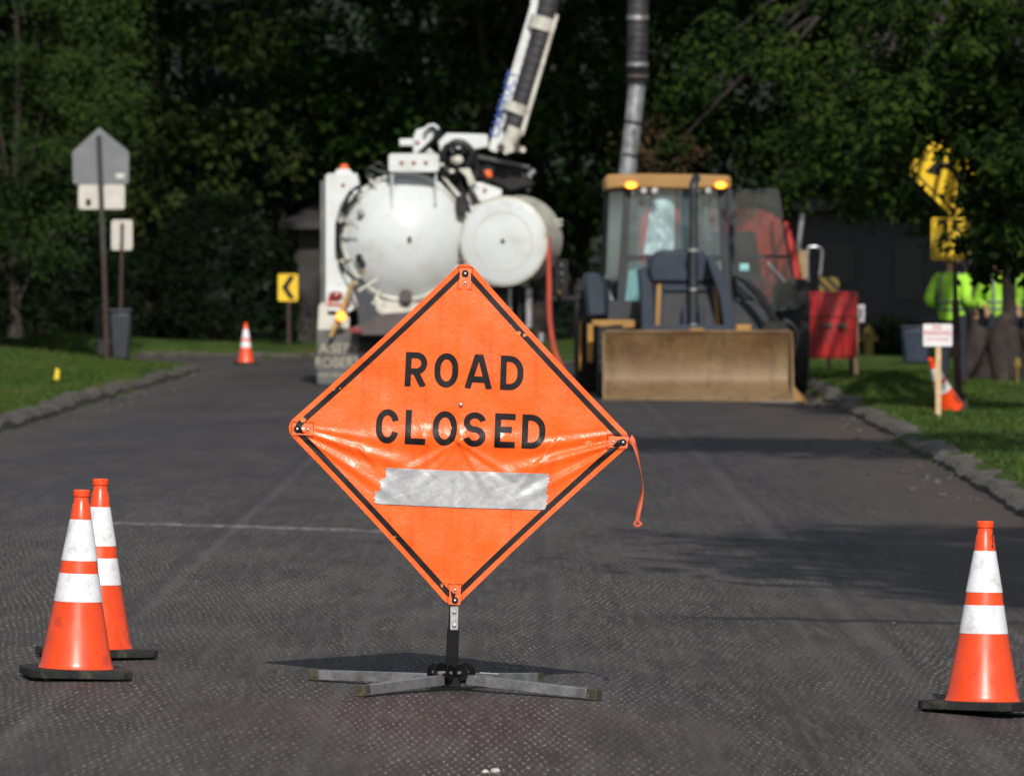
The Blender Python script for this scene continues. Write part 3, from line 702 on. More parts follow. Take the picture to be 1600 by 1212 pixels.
# grass blades on the lawns, seen edge on behind the kerbs
def blades():
    pts = []
    rng = np.random.default_rng(3)
    for _ in range(46000):
        y = 44 + 66 * rng.random() ** .8
        if rng.random() < .55: x = -4.9 - .2 - abs(rng.normal()) * 2.2
        else: x = xr(y) + .2 + abs(rng.normal()) * 1.8
        if abs(x) > .085 * y + 1 or (x < 0 and (y > 103 or y < 55)) or y > 112: continue
        if in_road(x, y): continue
        pts.append((x, y, lawn_z(x, y)))
    p = np.array(pts); k = len(p)
    a = rng.uniform(0, math.pi, k); w = .012; hh = rng.uniform(.02, .05, k)
    dx = np.stack([np.cos(a) * w, np.sin(a) * w, np.zeros(k)], 1)
    tip = p + np.stack([rng.normal(size=k) * .02, rng.normal(size=k) * .02, hh], 1)
    V = np.stack([p - dx, p + dx, tip], 1).reshape(-1, 3)
    me = bpy.data.meshes.new('grass'); me.vertices.add(3 * k); me.vertices.foreach_set('co', V.astype(np.float32).ravel())
    me.loops.add(3 * k); me.loops.foreach_set('vertex_index', np.arange(3 * k, dtype=np.int32))
    me.polygons.add(k); me.polygons.foreach_set('loop_start', np.arange(0, 3 * k, 3, dtype=np.int32)); me.polygons.foreach_set('loop_total', np.full(k, 3, np.int32))
    me.update(); me.validate(); me.materials.append(M['blade'])
    o = bpy.data.objects.new('grass', me); COL.objects.link(o); tag(o, 'short green grass on the lawns beside the kerbs', 'grass', kind='stuff')
blades()

# ------------------------------------------------------------ traffic cones
def make_cone(name, label, group=None):
    t = thing(name, label, 'traffic cone', (0, 0, 0), group)
    prof = [(.030, .148), (.038, .140), (.062, .132), (.287, .0895), (.391, .0725), (.438, .0670), (.588, .0400), (.645, .0325), (.652, .0285), (.672, .0275), (.676, .031), (.694, .0315), (.700, .028), (.700, .0)]
    mb = MB(); mb.lathe(prof, n=56); mb.build('cone_body', M['cone'], t, local=True, smooth=30)
    def rad(z):
        for (z0, r0), (z1, r1) in zip(prof[2:], prof[3:]):
            if z0 <= z <= z1: return r0 + (r1 - r0) * (z - z0) / (z1 - z0)
    for z0, z1, nm in ((.287, .391, 'lower'), (.438, .590, 'upper')):
        mb = MB(); k = 6
        pr = [(z0 + (z1 - z0) * i / k, rad(z0 + (z1 - z0) * i / k - 1e-4) + .0016) for i in range(k + 1)]
        pr = [(z0, rad(z0) - .001)] + pr + [(z1, rad(z1 - 1e-4) - .001)]
        mb.lathe(pr, n=56); mb.build('reflective_band', M['band'], t, local=True, smooth=30)
    mb = MB(); a = .190; c = .036
    o8 = [(a - c, -a), (a, -a + c), (a, a - c), (a - c, a), (-a + c, a), (-a, a - c), (-a, -a + c), (-a + c, -a)]
    lo = [mb.bm.verts.new((x, y, .008)) for x, y in o8]; hi = [mb.bm.verts.new((x, y, .040)) for x, y in o8]
    mb.bm.faces.new(lo[::-1]); mb.bm.faces.new(hi)
    for i in range(8): mb.bm.faces.new((lo[i], lo[(i + 1) % 8], hi[(i + 1) % 8], hi[i]))
    for i in range(8):
        x, y = o8[i]; mb.box(x * .86 - .014, x * .86 + .014, y * .86 - .014, y * .86 + .014, .0, .0085)
    mb.build('rubber_base', M['rubber'], t, bevel=.005, local=True)
    return t
GC = 'orange traffic cones with two white bands'
proto = make_cone('traffic_cone', '', GC)
def ground_at(px, d): return gx(px, d), zr(gx(px, d), d)
cones = [(118, 1052, 24.2, 12, 1.9, 0, 'front cone of the overlapping pair on the left, nearest the camera'),
         (151, 1031, 25.5, 32, 1.4, 0, 'rear cone of the overlapping pair on the left, half hidden by the front one'),
         (1535, 1106, 24.0, 60, 2.0, 0, 'single cone at the right edge of the road with black scuffs on its top band'),
         (384, 569, 110., 12, 0, 0, 'small distant cone at the corner of the side road')]
for i, (px, py, d, rz, lean, fwd, lb) in enumerate(cones):
    o = proto if i == 0 else copy_tree(proto)
    x, z = gx(px, d), gz(py, d)
    if d > 50: z = zr(x, d)
    z = zr(x, d) if i != 2 else z - .012
    o.location = (x, d, z); o.rotation_euler = Euler((0, R(lean), R(rz))); o['label'] = lb
# toppled cone leaning on the stake
o = copy_tree(proto); o['label'] = 'toppled cone leaning on the wooden stake of the no parking sign'
bx, by = gx(1487, 70.3), 70.3
ax = Vector((-.36, -.48, .80)).normalized()
o.rotation_mode = 'QUATERNION'; o.rotation_quaternion = Vector((0, 0, 1)).rotation_difference(ax)
o.location = (bx, by, gz(641, by))
# scuffs on the right cone
rc_ = [c for c in COL.objects if c.get('label', '').startswith('single cone')][0]
mb = MB()
for k, (a0, z, hgt) in enumerate(((-1.75, .655, .0), (-1.85, .634, .02), (-1.80, .618, .017), (-1.9, .602, .012))):
    r = .0405 - (z - .59) * .135 + .0008
    if hgt: mb.face([(r * math.cos(a0 - .08), r * math.sin(a0 - .08), z), (r * math.cos(a0 + .08), r * math.sin(a0 + .08), z), (r * .98 * math.cos(a0 + .12), r * .98 * math.sin(a0 + .12), z + hgt), (r * .98 * math.cos(a0), r * .98 * math.sin(a0), z + hgt)])
mb.build('scuff_mark', M['black_ink'], rc_, local=True)

# ------------------------------------------------------------ road closed sign
SC = 425.; TH = R(2.15); DS = 24.0
CX, CZ = gx(717, DS), gz(678, DS)
def uv(px, py):
    dx, dz = (px - 717) / SC, -(py - 678) / SC
    return dx * math.cos(TH) - dz * math.sin(TH), dx * math.sin(TH) + dz * math.cos(TH)
def seg(u, v, a, b):
    ax_, ay = a; bx_, by_ = b; dx, dy = bx_ - ax_, by_ - ay; L2 = dx * dx + dy * dy
    t = ((u - ax_) * dx + (v - ay) * dy) / L2; tc = max(0, min(1, t))
    px, py = ax_ + dx * tc, ay + dy * tc
    L = math.sqrt(L2)
    return ((u - ax_) * dy - (v - ay) * dx) / L, t, math.hypot(u - px, v - py)
folds = [(uv(958, 694), uv(790, 742), .017, .016), (uv(965, 700), uv(800, 790), .014, .010), (uv(940, 680), uv(800, 704), .015, .007),
         (uv(480, 676), uv(640, 730), .018, .014), (uv(486, 690), uv(620, 780), .014, .009), (uv(500, 672), uv(610, 690), .014, .006),
         (uv(716, 690), uv(610, 752), .012, .007), (uv(716, 690), uv(650, 770), .011, .005), (uv(716, 690), uv(815, 752), .012, .007), (uv(716, 690), uv(770, 775), .011, .005),
         (uv(870, 690), uv(790, 790), .010, .005), (uv(560, 700), uv(600, 740), .010, .005)]
def disp(u, v):
    d = .0
    for a, b, w, amp in folds:
        s, t, dist = seg(u, v, a, b)
        e = 1 - sm(-.05, .15, -t) if t < 0 else 1.
        fall = math.exp(-((max(0, -t) / .12) ** 2)) * (1 - sm(.45, 1.25, t))
        ww = w * (.55 + .9 * max(0, min(1.2, t)))
        d += .55 * amp * fall * (math.exp(-(s / ww) ** 2) - .55 * math.exp(-((s - ww * 1.7) / (ww * .9)) ** 2))
    d += .012 * math.exp(-((v + .020) / .036) ** 2) * math.exp(-(u / .30) ** 4) * (1 + .35 * math.sin(u * 42 + 1) + .2 * math.sin(u * 90))
    d += .004 * math.exp(-(u / .02) ** 2)                # vertical rib
    d += .006 * math.sin(u * 7 + v * 3) * math.sin(v * 6 - u * 2)
    d += .0016 * math.sin(u * 31 + 5 * v) * math.sin(v * 27 - u * 11)
    ed = .457 - max(abs((u + v)) / math.sqrt(2), abs((u - v)) / math.sqrt(2))
    d *= sm(-.01, .05, ed) * .95 + .05
    return d
def sag(u, v):      # edges pulled slightly inwards between the corners
    s, t = (u + v) / math.sqrt(2), (v - u) / math.sqrt(2); h = .457
    k = .007
    s2 = s * (1 - k * (1 - (t / h) ** 2) / h * max(0, abs(s) / h)); t2 = t * (1 - k * (1 - (s / h) ** 2) / h * max(0, abs(t) / h))
    return (s2 - t2) / math.sqrt(2), (s2 + t2) / math.sqrt(2)
def sp(u, v, off=0.):
    d = disp(u, v) + off
    u, v = sag(u, v)
    return Vector((CX + u * math.cos(TH) + v * math.sin(TH), DS - d, CZ - u * math.sin(TH) + v * math.cos(TH)))
def sq2uv(s, t, h=.457, r=.05):
    p, q = abs(s) - (h - r), abs(t) - (h - r)
    if p > 0 and q > 0:
        l = math.hypot(p, q); m_ = max(p, q); p *= m_ / l; q *= m_ / l
        s = math.copysign(h - r + p, s); t = math.copysign(h - r + q, t)
    return (s - t) / math.sqrt(2), (s + t) / math.sqrt(2)
sx0, sz0 = gx(705, DS), zr(gx(705, DS), DS)
sign = thing('road_closed_sign', 'orange diamond ROAD CLOSED sign with duct tape on a folding stand in the road', 'road sign', (sx0, DS, sz0))
mb = MB(); N = 150; g = []
for i in range(N + 1):
    g.append([mb.bm.verts.new(sp(*sq2uv(-.457 + .914 * i / N, -.457 + .914 * j / N))) for j in range(N + 1)])
for i in range(N):
    for j in range(N): mb.bm.faces.new((g[i][j], g[i + 1][j], g[i + 1][j + 1], g[i][j + 1]))
face = mb.build('sign_face', M['vinyl'], sign, smooth=60)
# black border line
def ring_pt(f, inset):
    h = .457 - inset; r = max(.012, .05 - inset * .6); L = 2 * (h - r); A = math.pi * r / 2; tot = 4 * (L + A); s = f * tot
    k = int(s // (L + A)) % 4; s -= (L + A) * int(s // (L + A))
    if s < L: x, y = -(h - r) + s, -h
    else:
        a = (s - L) / r; x, y = h - r + r * math.sin(a), -(h - r) - r * math.cos(a)
    for _ in range(k): x, y = -y, x
    return (x - y) / math.sqrt(2), (x + y) / math.sqrt(2)
mb = MB(); prev = None; NN = 480
for i in range(NN + 1):
    row = []
    for j in range(4):
        u, v = ring_pt((i % NN) / NN, .0190 + .0205 * j / 3)
        row.append(mb.bm.verts.new(sp(u, v, .0016)))
    if prev:
        for j in range(3): mb.bm.faces.new((prev[j], row[j], row[j + 1], prev[j + 1]))
    prev = row
mb.build('border_line', M['black_ink'], sign, smooth=60)
# letters
T = .0228
def arc(cx, cy, rx, ry, a0, a1, k=18): return [(cx + rx * math.cos(R(a0 + (a1 - a0) * i / k)), cy + ry * math.sin(R(a0 + (a1 - a0) * i / k))) for i in range(k + 1)]
def glyph(ch, W, Hh):
    h = T / 2; out = []
    if ch == 'R':
        yb = .44 * Hh; rb = (Hh - h - yb) / 2
        out = [[(h, 0), (h, Hh)], [(T * .9, Hh - h), (W - h - rb, Hh - h)] + arc(W - h - rb, yb + rb, rb, rb, 88, -88)[0:] + [(T * .9, yb)], [(W * .47, yb), (W - h * 1.05, 0)]]
    elif ch == 'O':
        rx = W / 2 - h; ry = rx * 1.35
        out = [arc(W / 2, Hh - h - ry, rx, ry, 0, 180) + arc(W / 2, h + ry, rx, ry, 180, 360) + [(W - h, Hh - h - ry)]]
    elif ch == 'A':
        out = [[(h * 1.0, 0), (W / 2 - h * .35, Hh)], [(W - h * 1.0, 0), (W / 2 + h * .35, Hh)], [(W * .2, .27 * Hh), (W * .8, .27 * Hh)]]
    elif ch == 'D':
        rx = W * .62 - h; ry = Hh * .36
        out = [[(h, 0), (h, Hh)], [(T * .9, Hh - h)] + arc(W - h - rx, Hh - h - ry, rx, ry, 90, 0) + arc(W - h - rx, h + ry, rx, ry, 0, -90) + [(T * .9, h)]]
    elif ch == 'C':
        rx = W / 2 - h; ry = rx * 1.35
        out = [arc(W / 2, Hh - h - ry, rx, ry, 14, 180) + arc(W / 2, h + ry, rx, ry, 180, 346)]
    elif ch == 'L': out = [[(h, 0), (h, Hh)], [(T * .9, h), (W, h)]]
    elif ch == 'E': out = [[(h, 0), (h, Hh)], [(T * .9, h), (W, h)], [(T * .9, Hh - h), (W, Hh - h)], [(T * .9, Hh * .53), (W * .84, Hh * .53)]]
    elif ch == 'S':
        ry = (Hh / 2 - h) / 2; rx = W / 2 - h
        out = [arc(W / 2, Hh / 2 + ry, rx, ry, 12, 270, 26) + arc(W / 2, Hh / 2 - ry, rx, ry, 90, -168, 26)[1:]]
    return out
def letter(ch, u0, u1, v0, v1):
    mb = MB()
    for si, st in enumerate(glyph(ch, u1 - u0, v1 - v0)):
        pts = [st[0]]
        for a, b in zip(st, st[1:]):          # subdivide
            L = math.hypot(b[0] - a[0], b[1] - a[1]); k = max(1, int(L / .007))
            for i in range(1, k + 1): pts.append((a[0] + (b[0] - a[0]) * i / k, a[1] + (b[1] - a[1]) * i / k))
        pts = [p for i, p in enumerate(pts) if i == 0 or math.hypot(p[0] - pts[i - 1][0], p[1] - pts[i - 1][1]) > 1e-5]
        closed = ch == 'O'; prev = None; n = len(pts)
        for i in range(n):
            a = pts[max(i - 1, 0)]; b = pts[min(i + 1, n - 1)]
            if closed and i in (0, n - 1): a, b = pts[n - 2], pts[1]
            l = math.hypot(b[0] - a[0], b[1] - a[1]); nx, ny = -(b[1] - a[1]) / l, (b[0] - a[0]) / l
            row = []
            for j in (-1, 0, 1):
                uu = pts[i][0] + nx * T / 2 * j; vv = min(v1 - v0, max(0, pts[i][1] + ny * T / 2 * j))
                row.append(mb.bm.verts.new(sp(u0 + uu, v0 + vv, .0020 + .0003 * si)))
            if prev:
                for j in range(2): mb.bm.faces.new((prev[j], row[j], row[j + 1], prev[j + 1]))
            prev = row
    mb.build('letter_' + ch.lower(), M['black_ink'], sign, smooth=70)
def zu(x): return (x / 2.165 + 420 - 717) / 425.
for ch, a, b in (('R', 459, 534), ('O', 559, 641), ('A', 663, 758), ('D', 785, 864)): letter(ch, zu(a) - .0085, zu(b) - .0085, .170, .2975)
for ch, a, b in (('C', 360, 438), ('L', 460, 530), ('O', 553, 636), ('S', 658, 734), ('E', 764, 834), ('D', 857, 937)): letter(ch, zu(a), zu(b), -.044, .083)
# duct tape strips
def strip(name, p0, p1, p2, p3, off, seed):        # tl, tr, br, bl in pixels
    A, B, C_, D_ = uv(*p0), uv(*p1), uv(*p2), uv(*p3); rr = random.Random(seed)
    mb = MB(); K, J = 70, 10; prev = None
    ra = [rr.uniform(-.004, .004) for _ in range(J + 1)]; rb = [rr.uniform(-.004, .004) for _ in range(J + 1)]
    for i in range(K + 1):
        row = []
        for j in range(J + 1):
            s, t = i / K, j / J
            u = (A[0] * (1 - s) + B[0] * s) * (1 - t) + (D_[0] * (1 - s) + C_[0] * s) * t + ra[j] * (1 - s) ** 8 + rb[j] * s ** 8
            v = (A[1] * (1 - s) + B[1] * s) * (1 - t) + (D_[1] * (1 - s) + C_[1] * s) * t
            w = .0007 * max(0, math.sin(u * 75 + v * 60 + seed + 2 * math.sin(v * 40 + u * 9))) ** 6 * math.sin(u * 23 + seed) - .0006 * max(0, math.sin(u * 60 - v * 85 + 2 * math.sin(u * 17))) ** 8
            row.append(mb.bm.verts.new(sp(u, v, off + w)))
        if prev:
            for j in range(J): mb.bm.faces.new((prev[j], row[j], row[j + 1], prev[j + 1]))
        prev = row
    mb.build(name, M['tape'], sign, smooth=70)
strip('duct_tape_strip', (602, 731), (859, 741), (858, 761), (602, 750), .0036, 1)
strip('duct_tape_strip', (593, 748), (855, 757), (855, 778), (593, 770), .0042, 2)
strip('duct_tape_strip', (585, 768), (858, 775), (853, 798), (584, 788), .0054, 3)
# corner patches, rivets, stitching
for (px, py), (qx, qy) in (((727, 427), (727, 441)), ((464, 670), (480, 671)), ((974, 691), (959, 690)), ((711, 938), (711, 922))):
    cu_, cv_ = uv((px + qx) / 2, (py + qy) / 2); hw = .021 if px == qx else .034; hh = .034 if px == qx else .021
    mb = MB(); mb.bm.faces.new([mb.bm.verts.new(sp(cu_ + a * hw, cv_ + b * hh, .0022)) for a, b in ((-1, -1), (1, -1), (1, 1), (-1, 1))])
    mb.build('corner_patch', M['clear'], sign)
    mb = MB()
    iu, iv = uv(qx, qy)
    for a, b, c, d in ((-1, -1, 1, -1), (1, -1, 1, 1), (1, 1, -1, 1), (-1, 1, -1, -1)):
        p, q = sp(cu_ + a * (hw + .006), cv_ + b * (hh + .006), .003), sp(cu_ + c * (hw + .006), cv_ + d * (hh + .006), .003)
        mb.tube([p, q], .0009, 4)
    mb.build('stitching', M['seam_thread'], sign)
    for k, (x, y) in enumerate(((px, py), (qx, qy))):
        u, v = uv(x, y); mb = MB(); mb.ball(sp(u, v, .004), .0062, (1, .6, 1), 12)
        rv = mb.build('rivet', M['steel'], sign)
        mb = MB(); mb.lathe([(0, .0125), (.0015, .0125), (.0015, .0)], sp(u, v, .0024), (0, -1, 0), 16); mb.build('washer', M['blackpaint' if k == 0 else 'clear'], sign)
u, v = uv(720, 632); mb = MB(); mb.ball(sp(u, v, .005), .0085, (1, .7, 1), 14); mb.build('rivet', M['steel'], sign)
# brown stains and peeled spots along the border
for k, (px, py, w, h_) in enumerate(((921, 693, 14, 12), (812, 519, 10, 8), (822, 522, 8, 6), (800, 508, 5, 4), (473, 655, 13, 9), (520, 607, 4, 3), (704, 668, 4, 7), (530, 605, 3, 3), (690, 915, 5, 7), (615, 840, 5, 3), (896, 740, 3, 4))):
    u, v = uv(px, py); rr = random.Random(k); mb = MB()
    mb.bm.faces.new([mb.bm.verts.new(sp(u + w / SC / 2 * math.cos(a) * rr.uniform(.6, 1.15), v + h_ / SC / 2 * math.sin(a) * rr.uniform(.6, 1.15), .0026)) for a in [2 * math.pi * i / 11 for i in range(11)]])
    mb.build('peeled_patch', mat('peeled_orange_%d' % k, (.62, .20, .05), .7, var=.3, scale=60), sign)
# ribs behind the face
mb = MB()
a, b = sp(*uv(712, 932)), sp(*uv(727, 424)); mb.tube([a + Vector((0, .016, 0)), b + Vector((0, .016, 0))], .010, 8)
mb.build('vertical_rib', M['blackpaint'], sign)
mb = MB(); a, b = sp(*uv(462, 669)), sp(*uv(976, 691)); mb.tube([a + Vector((0, .04, 0)), b + Vector((0, .04, 0))], .008, 8)
mb.build('cross_rib', M['blackpaint'], sign)
# strap
mb = MB(); st = catmull([P(984, 684, DS - .012), P(992, 697, DS - .02), P(1000, 725, DS - .02), P(1004, 757, DS - .01), P(1003, 775, DS), P(998, 800, DS), P(996, 814, DS)], 6)
pr = None
for i, p in enumerate(st):
    f = i / len(st); a = f * 3.3 + .2; wv = Vector((math.cos(a) * .011, math.sin(a) * .011, .0)) if f > .12 else Vector((.008, 0, .012))
    row = [mb.bm.verts.new(p - wv * (1 - .3 * f)), mb.bm.verts.new(p + wv * (1 - .3 * f))]
    if pr: mb.bm.faces.new((pr[0], pr[1], row[1], row[0]))
    pr = row
mb.curve([P(996, 813, DS), P(991, 818, DS), P(996, 822, DS), P(1002, 818, DS), P(997, 815, DS)], .005, 6, 4)
s_ = mb.build('strap', M['strap'], sign); s_.modifiers.new('thickness', 'SOLIDIFY').thickness = .0015
# mast and stand
lean = Vector((math.sin(TH), 0, math.cos(TH)))
def bar(mb, a, b, w, dpt):
    a, b = Vector(a), Vector(b); t = (b - a).normalized(); u = t.cross(Vector((0, 1, 0))) if abs(t.y) < .5 else t.cross(Vector((0, 0, 1))); u.normalize(); v = t.cross(u)
    q = [mb.bm.verts.new(p + u * w / 2 * i + v * dpt / 2 * j) for p in (a, b) for i, j in ((-1, -1), (1, -1), (1, 1), (-1, 1))]
    for f in ((0, 3, 2, 1), (4, 5, 6, 7), (0, 1, 5, 4), (1, 2, 6, 5), (2, 3, 7, 6), (3, 0, 4, 7)): mb.bm.faces.new([q[i] for i in f])
pt, pm, pb = P(710, 930, DS + .02), P(708, 984, DS + .02), P(705, 1071, DS + .02)
mb = MB(); bar(mb, pt, pm, .036, .03); mb.build('mast_tube', M['blackpaint'], sign, bevel=.003)
mb = MB(); bar(mb, pm + (pt - pm) * .05, pb, .044, .044); mb.build('mast_sleeve', M['blackpaint'], sign, bevel=.003)
mb = MB(); bar(mb, P(710, 946, DS), P(709.5, 984, DS), .030, .004); pl = mb.build('joint_plate', M['steel'], sign, bevel=.0015)
for py in (956, 977):
    mb = MB(); mb.lathe([(0, .007), (.006, .007), (.008, .004), (.008, 0)], P(710, py, DS - .002), (0, -1, 0), 6); mb.build('bolt', M['alu'], pl)
zb = sz0
hub = Vector((sx0, DS, zb + .055))
mb = MB(); mb.box(sx0 - .035, sx0 + .035, DS - .045, DS + .045, zb + .012, zb + .05); mb.build('hub_block', M['blackpaint'], sign, bevel=.004)
legs = [(-.525, .325), (-.325, -.54), (.54, -.325), (.325, .54)]
for dx, dy in legs:
    t = Vector((dx, dy, 0)).normalized(); L = math.hypot(dx, dy)
    sd = Vector((-t.y, t.x, 0))
    mb = MB()
    for q in (-1, 1):
        mb.lathe([(0, .031), (.006, .031)], hub + t * .055 + sd * (.026 * q) + Vector((0, 0, .012)), sd, 20)
    mb.build('hinge_plate', M['blackpaint'], sign, bevel=.001)
    mb = MB(); mb.lathe([(-.036, .006), (.036, .006)], hub + t * .055 + Vector((0, 0, .012)), sd, 10); mb.build('hinge_bolt', M['steel'], sign)
    a = Vector((sx0, DS, 0)) + t * .075; b_ = Vector((sx0, DS, 0)) + t * (L - .045); c_ = Vector((sx0, DS, 0)) + t * L
    def zz(p, k=.030): return Vector((p.x, p.y, zr(p.x, p.y) + k))
    zbase = zb + .040
    a = Vector((a.x, a.y, zbase)); e1 = zz(b_, .024); e2 = zz(c_, .022)
    mb = MB(); bar(mb, a, e1, .037, .037); lg = mb.build('leg', M['alu'], sign, bevel=.002)
    mb = MB(); bar(mb, e1, e2, .041, .041); mb.build('end_cap', M['oxide_cap'], lg, bevel=.003)
mb = MB()
for s in (-1, 1): mb.cyl(P(700 + s * 22 if s < 0 else 750, 1051, DS - .03), P(690 if s < 0 else 780, 1053, DS - .05), .004, n=6)
mb.build('spring_pin', M['steel'], sign)

# ------------------------------------------------------------ vacuum truck
Y = 89.0
tk = thing('vacuum_truck', 'white vacuum excavator truck with round tank door and raised boom behind the sign', 'truck', (gx(640, Y), Y, 0.))
# tank
cx, cz = gx(632, Y), gz(372, Y); rt = 103 * Y / F
mb = MB(); mb.lathe([(0, rt), (.03, rt + .0), (.03, rt - .03), (5.2, rt - .03), (5.5, rt * .7), (5.6, 0)], (cx, Y + .14, cz), (0, 1, 0), 72); mb.build('tank', M['truck_white'], tk)
mb = MB(); rd = rt * .965
Rs = rd * 1.28; prof = [(0, rd + .0), (.05, rd + .0)] + [(.05 + math.sqrt(Rs * Rs - (rd * .955 * (1 - k / 24)) ** 2) - math.sqrt(Rs * Rs - (rd * .955) ** 2), rd * .955 * (1 - k / 24)) for k in range(25)]
mb.lathe(prof, (cx, Y + .135, cz), (0, -1, 0), 72); door = mb.build('tank_door', M['truck_white'], tk, smooth=50)
mb = MB(); mb.tube([(cx + (rd - .03) * math.cos(a), Y + .075, cz + (rd - .03) * math.sin(a)) for a in np.linspace(0, 2 * math.pi, 73)], .018, 8); mb.build('door_rim', M['truck_cream'], door)
mb = MB(); mb.ball(P(640, 373, Y - .34), .03, (1, .6, 1), 10); mb.build('door_boss', M['dark_metal'], door)
mb = MB(); mb.ball(P(564, 333, Y - .14), .052, (1, .8, 1), 14); mb.ball(P(564, 334, Y - .18), .028, n=10); mb.build('sight_port', M['alu'], door)
for px, py in ((561, 403), (566, 412)):
    mb = MB(); mb.ball(P(px, py, Y - .10), .06, (.8, .8, 1), 12); mb.build('door_latch', M['dark_metal'], door)
mb = MB(); mb.ball(P(567, 425, Y - .15), .03, n=8); mb.build('yellow_knob', M['jd_yellow'], door)
# clamps round the flange
for a in (200, 222, 165, 140, 120, 245, 268, 318, 338):
    c, s = math.cos(R(a)), math.sin(R(a)); p = Vector((cx + (rt + .0) * c, Y + .02, cz + (rt + .0) * s))
    mb = MB(); mb.tube([p - Vector((c, 0, s)) * .13, p + Vector((c, 0, s)) * .10], [.014, .034], 6); mb.cyl(p + Vector((0, .1, 0)), p - Vector((0, .09, 0)), .025, n=8); mb.build('door_clamp', M['truck_cream'], tk)
# left cabinet
mb = MB(); mb.ppoly([(508, 275), (513, 271), (558, 271), (562, 290), (545, 300), (532, 320), (524, 350), (523, 400), (530, 425), (545, 452), (508, 456)], Y - .05, Y + .9); mb.build('rear_cabinet', M['truck_white'], tk, bevel=.012)
mb = MB(); mb.pbox(500.5, 506.8, 282, 494, Y + .15, Y + 5.); mb.build('side_locker', M['truck_grey'], tk, bevel=.02)
mb = MB(); mb.ppoly([(524, 267), (529, 264), (546, 264), (552, 271.5), (524, 271.5)], Y, Y + .3); mb.build('beacon_bracket', M['truck_white'], tk, bevel=.006)
def beacon(px, py, d, nm='beacon'):
    mb = MB(); mb.lathe([(0, .065), (.02, .068), (.085, .055), (.10, .035), (.10, 0)], P(px, py, d), (0, 0, 1), 20); return mb.build(nm, M['amber_off'], tk)
beacon(538, 268, Y + .12); beacon(762, 277, Y + .3)
for px, py, r in ((536, 289, .026), (757.5, 297, .026)):
    mb = MB(); mb.lathe([(0, r), (.02, r * .9), (.03, 0)], P(px, py, Y - .055 if px < 600 else Y + .13), (0, -1, 0), 16); mb.build('marker_light', M['red_lens'], tk)
mb = MB(); mb.ppoly([(733, 290), (742, 285), (752, 285), (784, 296), (784, 305), (744, 318)], Y + .15, Y + .8); mb.build('right_bracket', M['truck_white'], tk, bevel=.01)
# hoses around the tank
hs = [[(560, 283), (545, 292), (530, 318), (525, 350), (526, 385), (536, 418), (556, 438)], [(562, 290), (549, 300), (536, 325), (531, 350), (530, 380), (538, 410)], [(566, 298), (556, 306), (541, 330), (536, 352)],
      [(545, 452), (556, 436), (575, 446)], [(600, 262), (590, 255), (575, 270), (584, 276)], [(606, 270), (592, 268), (578, 262), (572, 272)]]
for k, h in enumerate(hs):
    mb = MB(); mb.curve([P(a, b, Y - .02 - .03 * (k % 3)) for a, b in h], .021, 8, 6); mb.build('hydraulic_hose', M['hose'], tk)
# cleaning tools hung at the lower left
for a, b, r, m in (((552, 440), (517, 526), .032, 'wood_handle'), ((552, 446), (571, 500), .026, 'brown_plate'), ((528, 330), (560, 358), .012, 'steel'), ((528, 338), (550, 352), .012, 'truck_cream'), ((560, 455), (590, 436), .02, 'truck_cream')):
    mb = MB(); mb.cyl(P(*a, Y - .35), P(*b, Y - .30), r, n=10); mb.build('tool_handle', M[m], tk)
# three light panel
mb = MB(); mb.ppoly([(607, 243), (610, 240), (683, 240), (686, 243), (686, 266), (683, 269), (610, 269), (607, 266)], Y - .28, Y - .16); pn = mb.build('light_panel', M['truck_white'], tk, bevel=.008)
for px in (627.5, 646.5, 665.5):
    mb = MB(); mb.lathe([(0, .030), (.012, .028), (.02, .0)], P(px, 254.5, Y - .281), (0, -1, 0), 18); mb.build('red_lamp', M['red_lens'], pn)
for px in (612.5, 681):
    mb = MB(); mb.cyl(P(px, 268, Y - .22), P(px, 326 if px < 650 else 318, Y - .20), .014, n=8); mb.build('strut', M['truck_white'], tk)
# boom base
mb = MB(); mb.ppoly([(646, 214), (650, 203), (664, 199), (680, 205), (672, 224), (655, 240), (645, 240)], Y + .5, Y + 1.); mb.ppoly([(655, 239), (668, 228), (680, 240)], Y + .45, Y + 1.0)
mb.build('boom_pedestal', M['truck_white'], tk, bevel=.015)
mb = MB(); mb.pbox(624, 648, 217, 228, Y + .6, Y + .9); mb.build('pedestal_arm', M['truck_white'], tk, bevel=.01)
mb = MB(); mb.lathe([(0, .028), (.01, .028), (.015, 0)], P(652, 223, Y + .49), (0, -1, 0), 14); mb.build('marker_light', M['red_lens'], tk)
mb = MB(); mb.ppoly([(688, 238), (684, 222), (698, 208), (762, 210), (764, 230), (715, 238), (700, 250)], Y + .7, Y + 1.3); mb.build('boom_slew_arm', M['truck_white'], tk, bevel=.02)
mb = MB(); mb.curve([P(*q, Y + .4) for q in ((664, 208), (668, 199), (676, 197), (684, 200), (687, 208), (676, 220), (655, 240))], .028, 8, 6); mb.build('hydraulic_hose', M['hose'], tk)
mb = MB(); mb.curve([P(*q, Y + .38) for q in ((663, 206), (668, 198), (678, 196), (685, 202))], .022, 8, 6); mb.build('white_conduit', M['truck_white'], tk)
rr = random.Random(4)
for k in range(16):
    x0 = rr.uniform(685, 715); y0 = rr.uniform(235, 290)
    q = [(x0, y0 + rr.uniform(15, 35)), (x0 + rr.uniform(0, 8), y0), (x0 + rr.uniform(12, 20), y0 - rr.uniform(8, 16)), (x0 + rr.uniform(26, 34), y0 + rr.uniform(-4, 8)), (x0 + rr.uniform(30, 52), y0 + rr.uniform(16, 34)), (x0 + rr.uniform(34, 50), y0 + rr.uniform(34, 50))]
    mb = MB(); mb.curve([P(a, b, Y + .1 + .5 * rr.random()) for a, b in q], rr.uniform(.018, .03), 8, 5); mb.build('hydraulic_hose', M['hose'], tk)
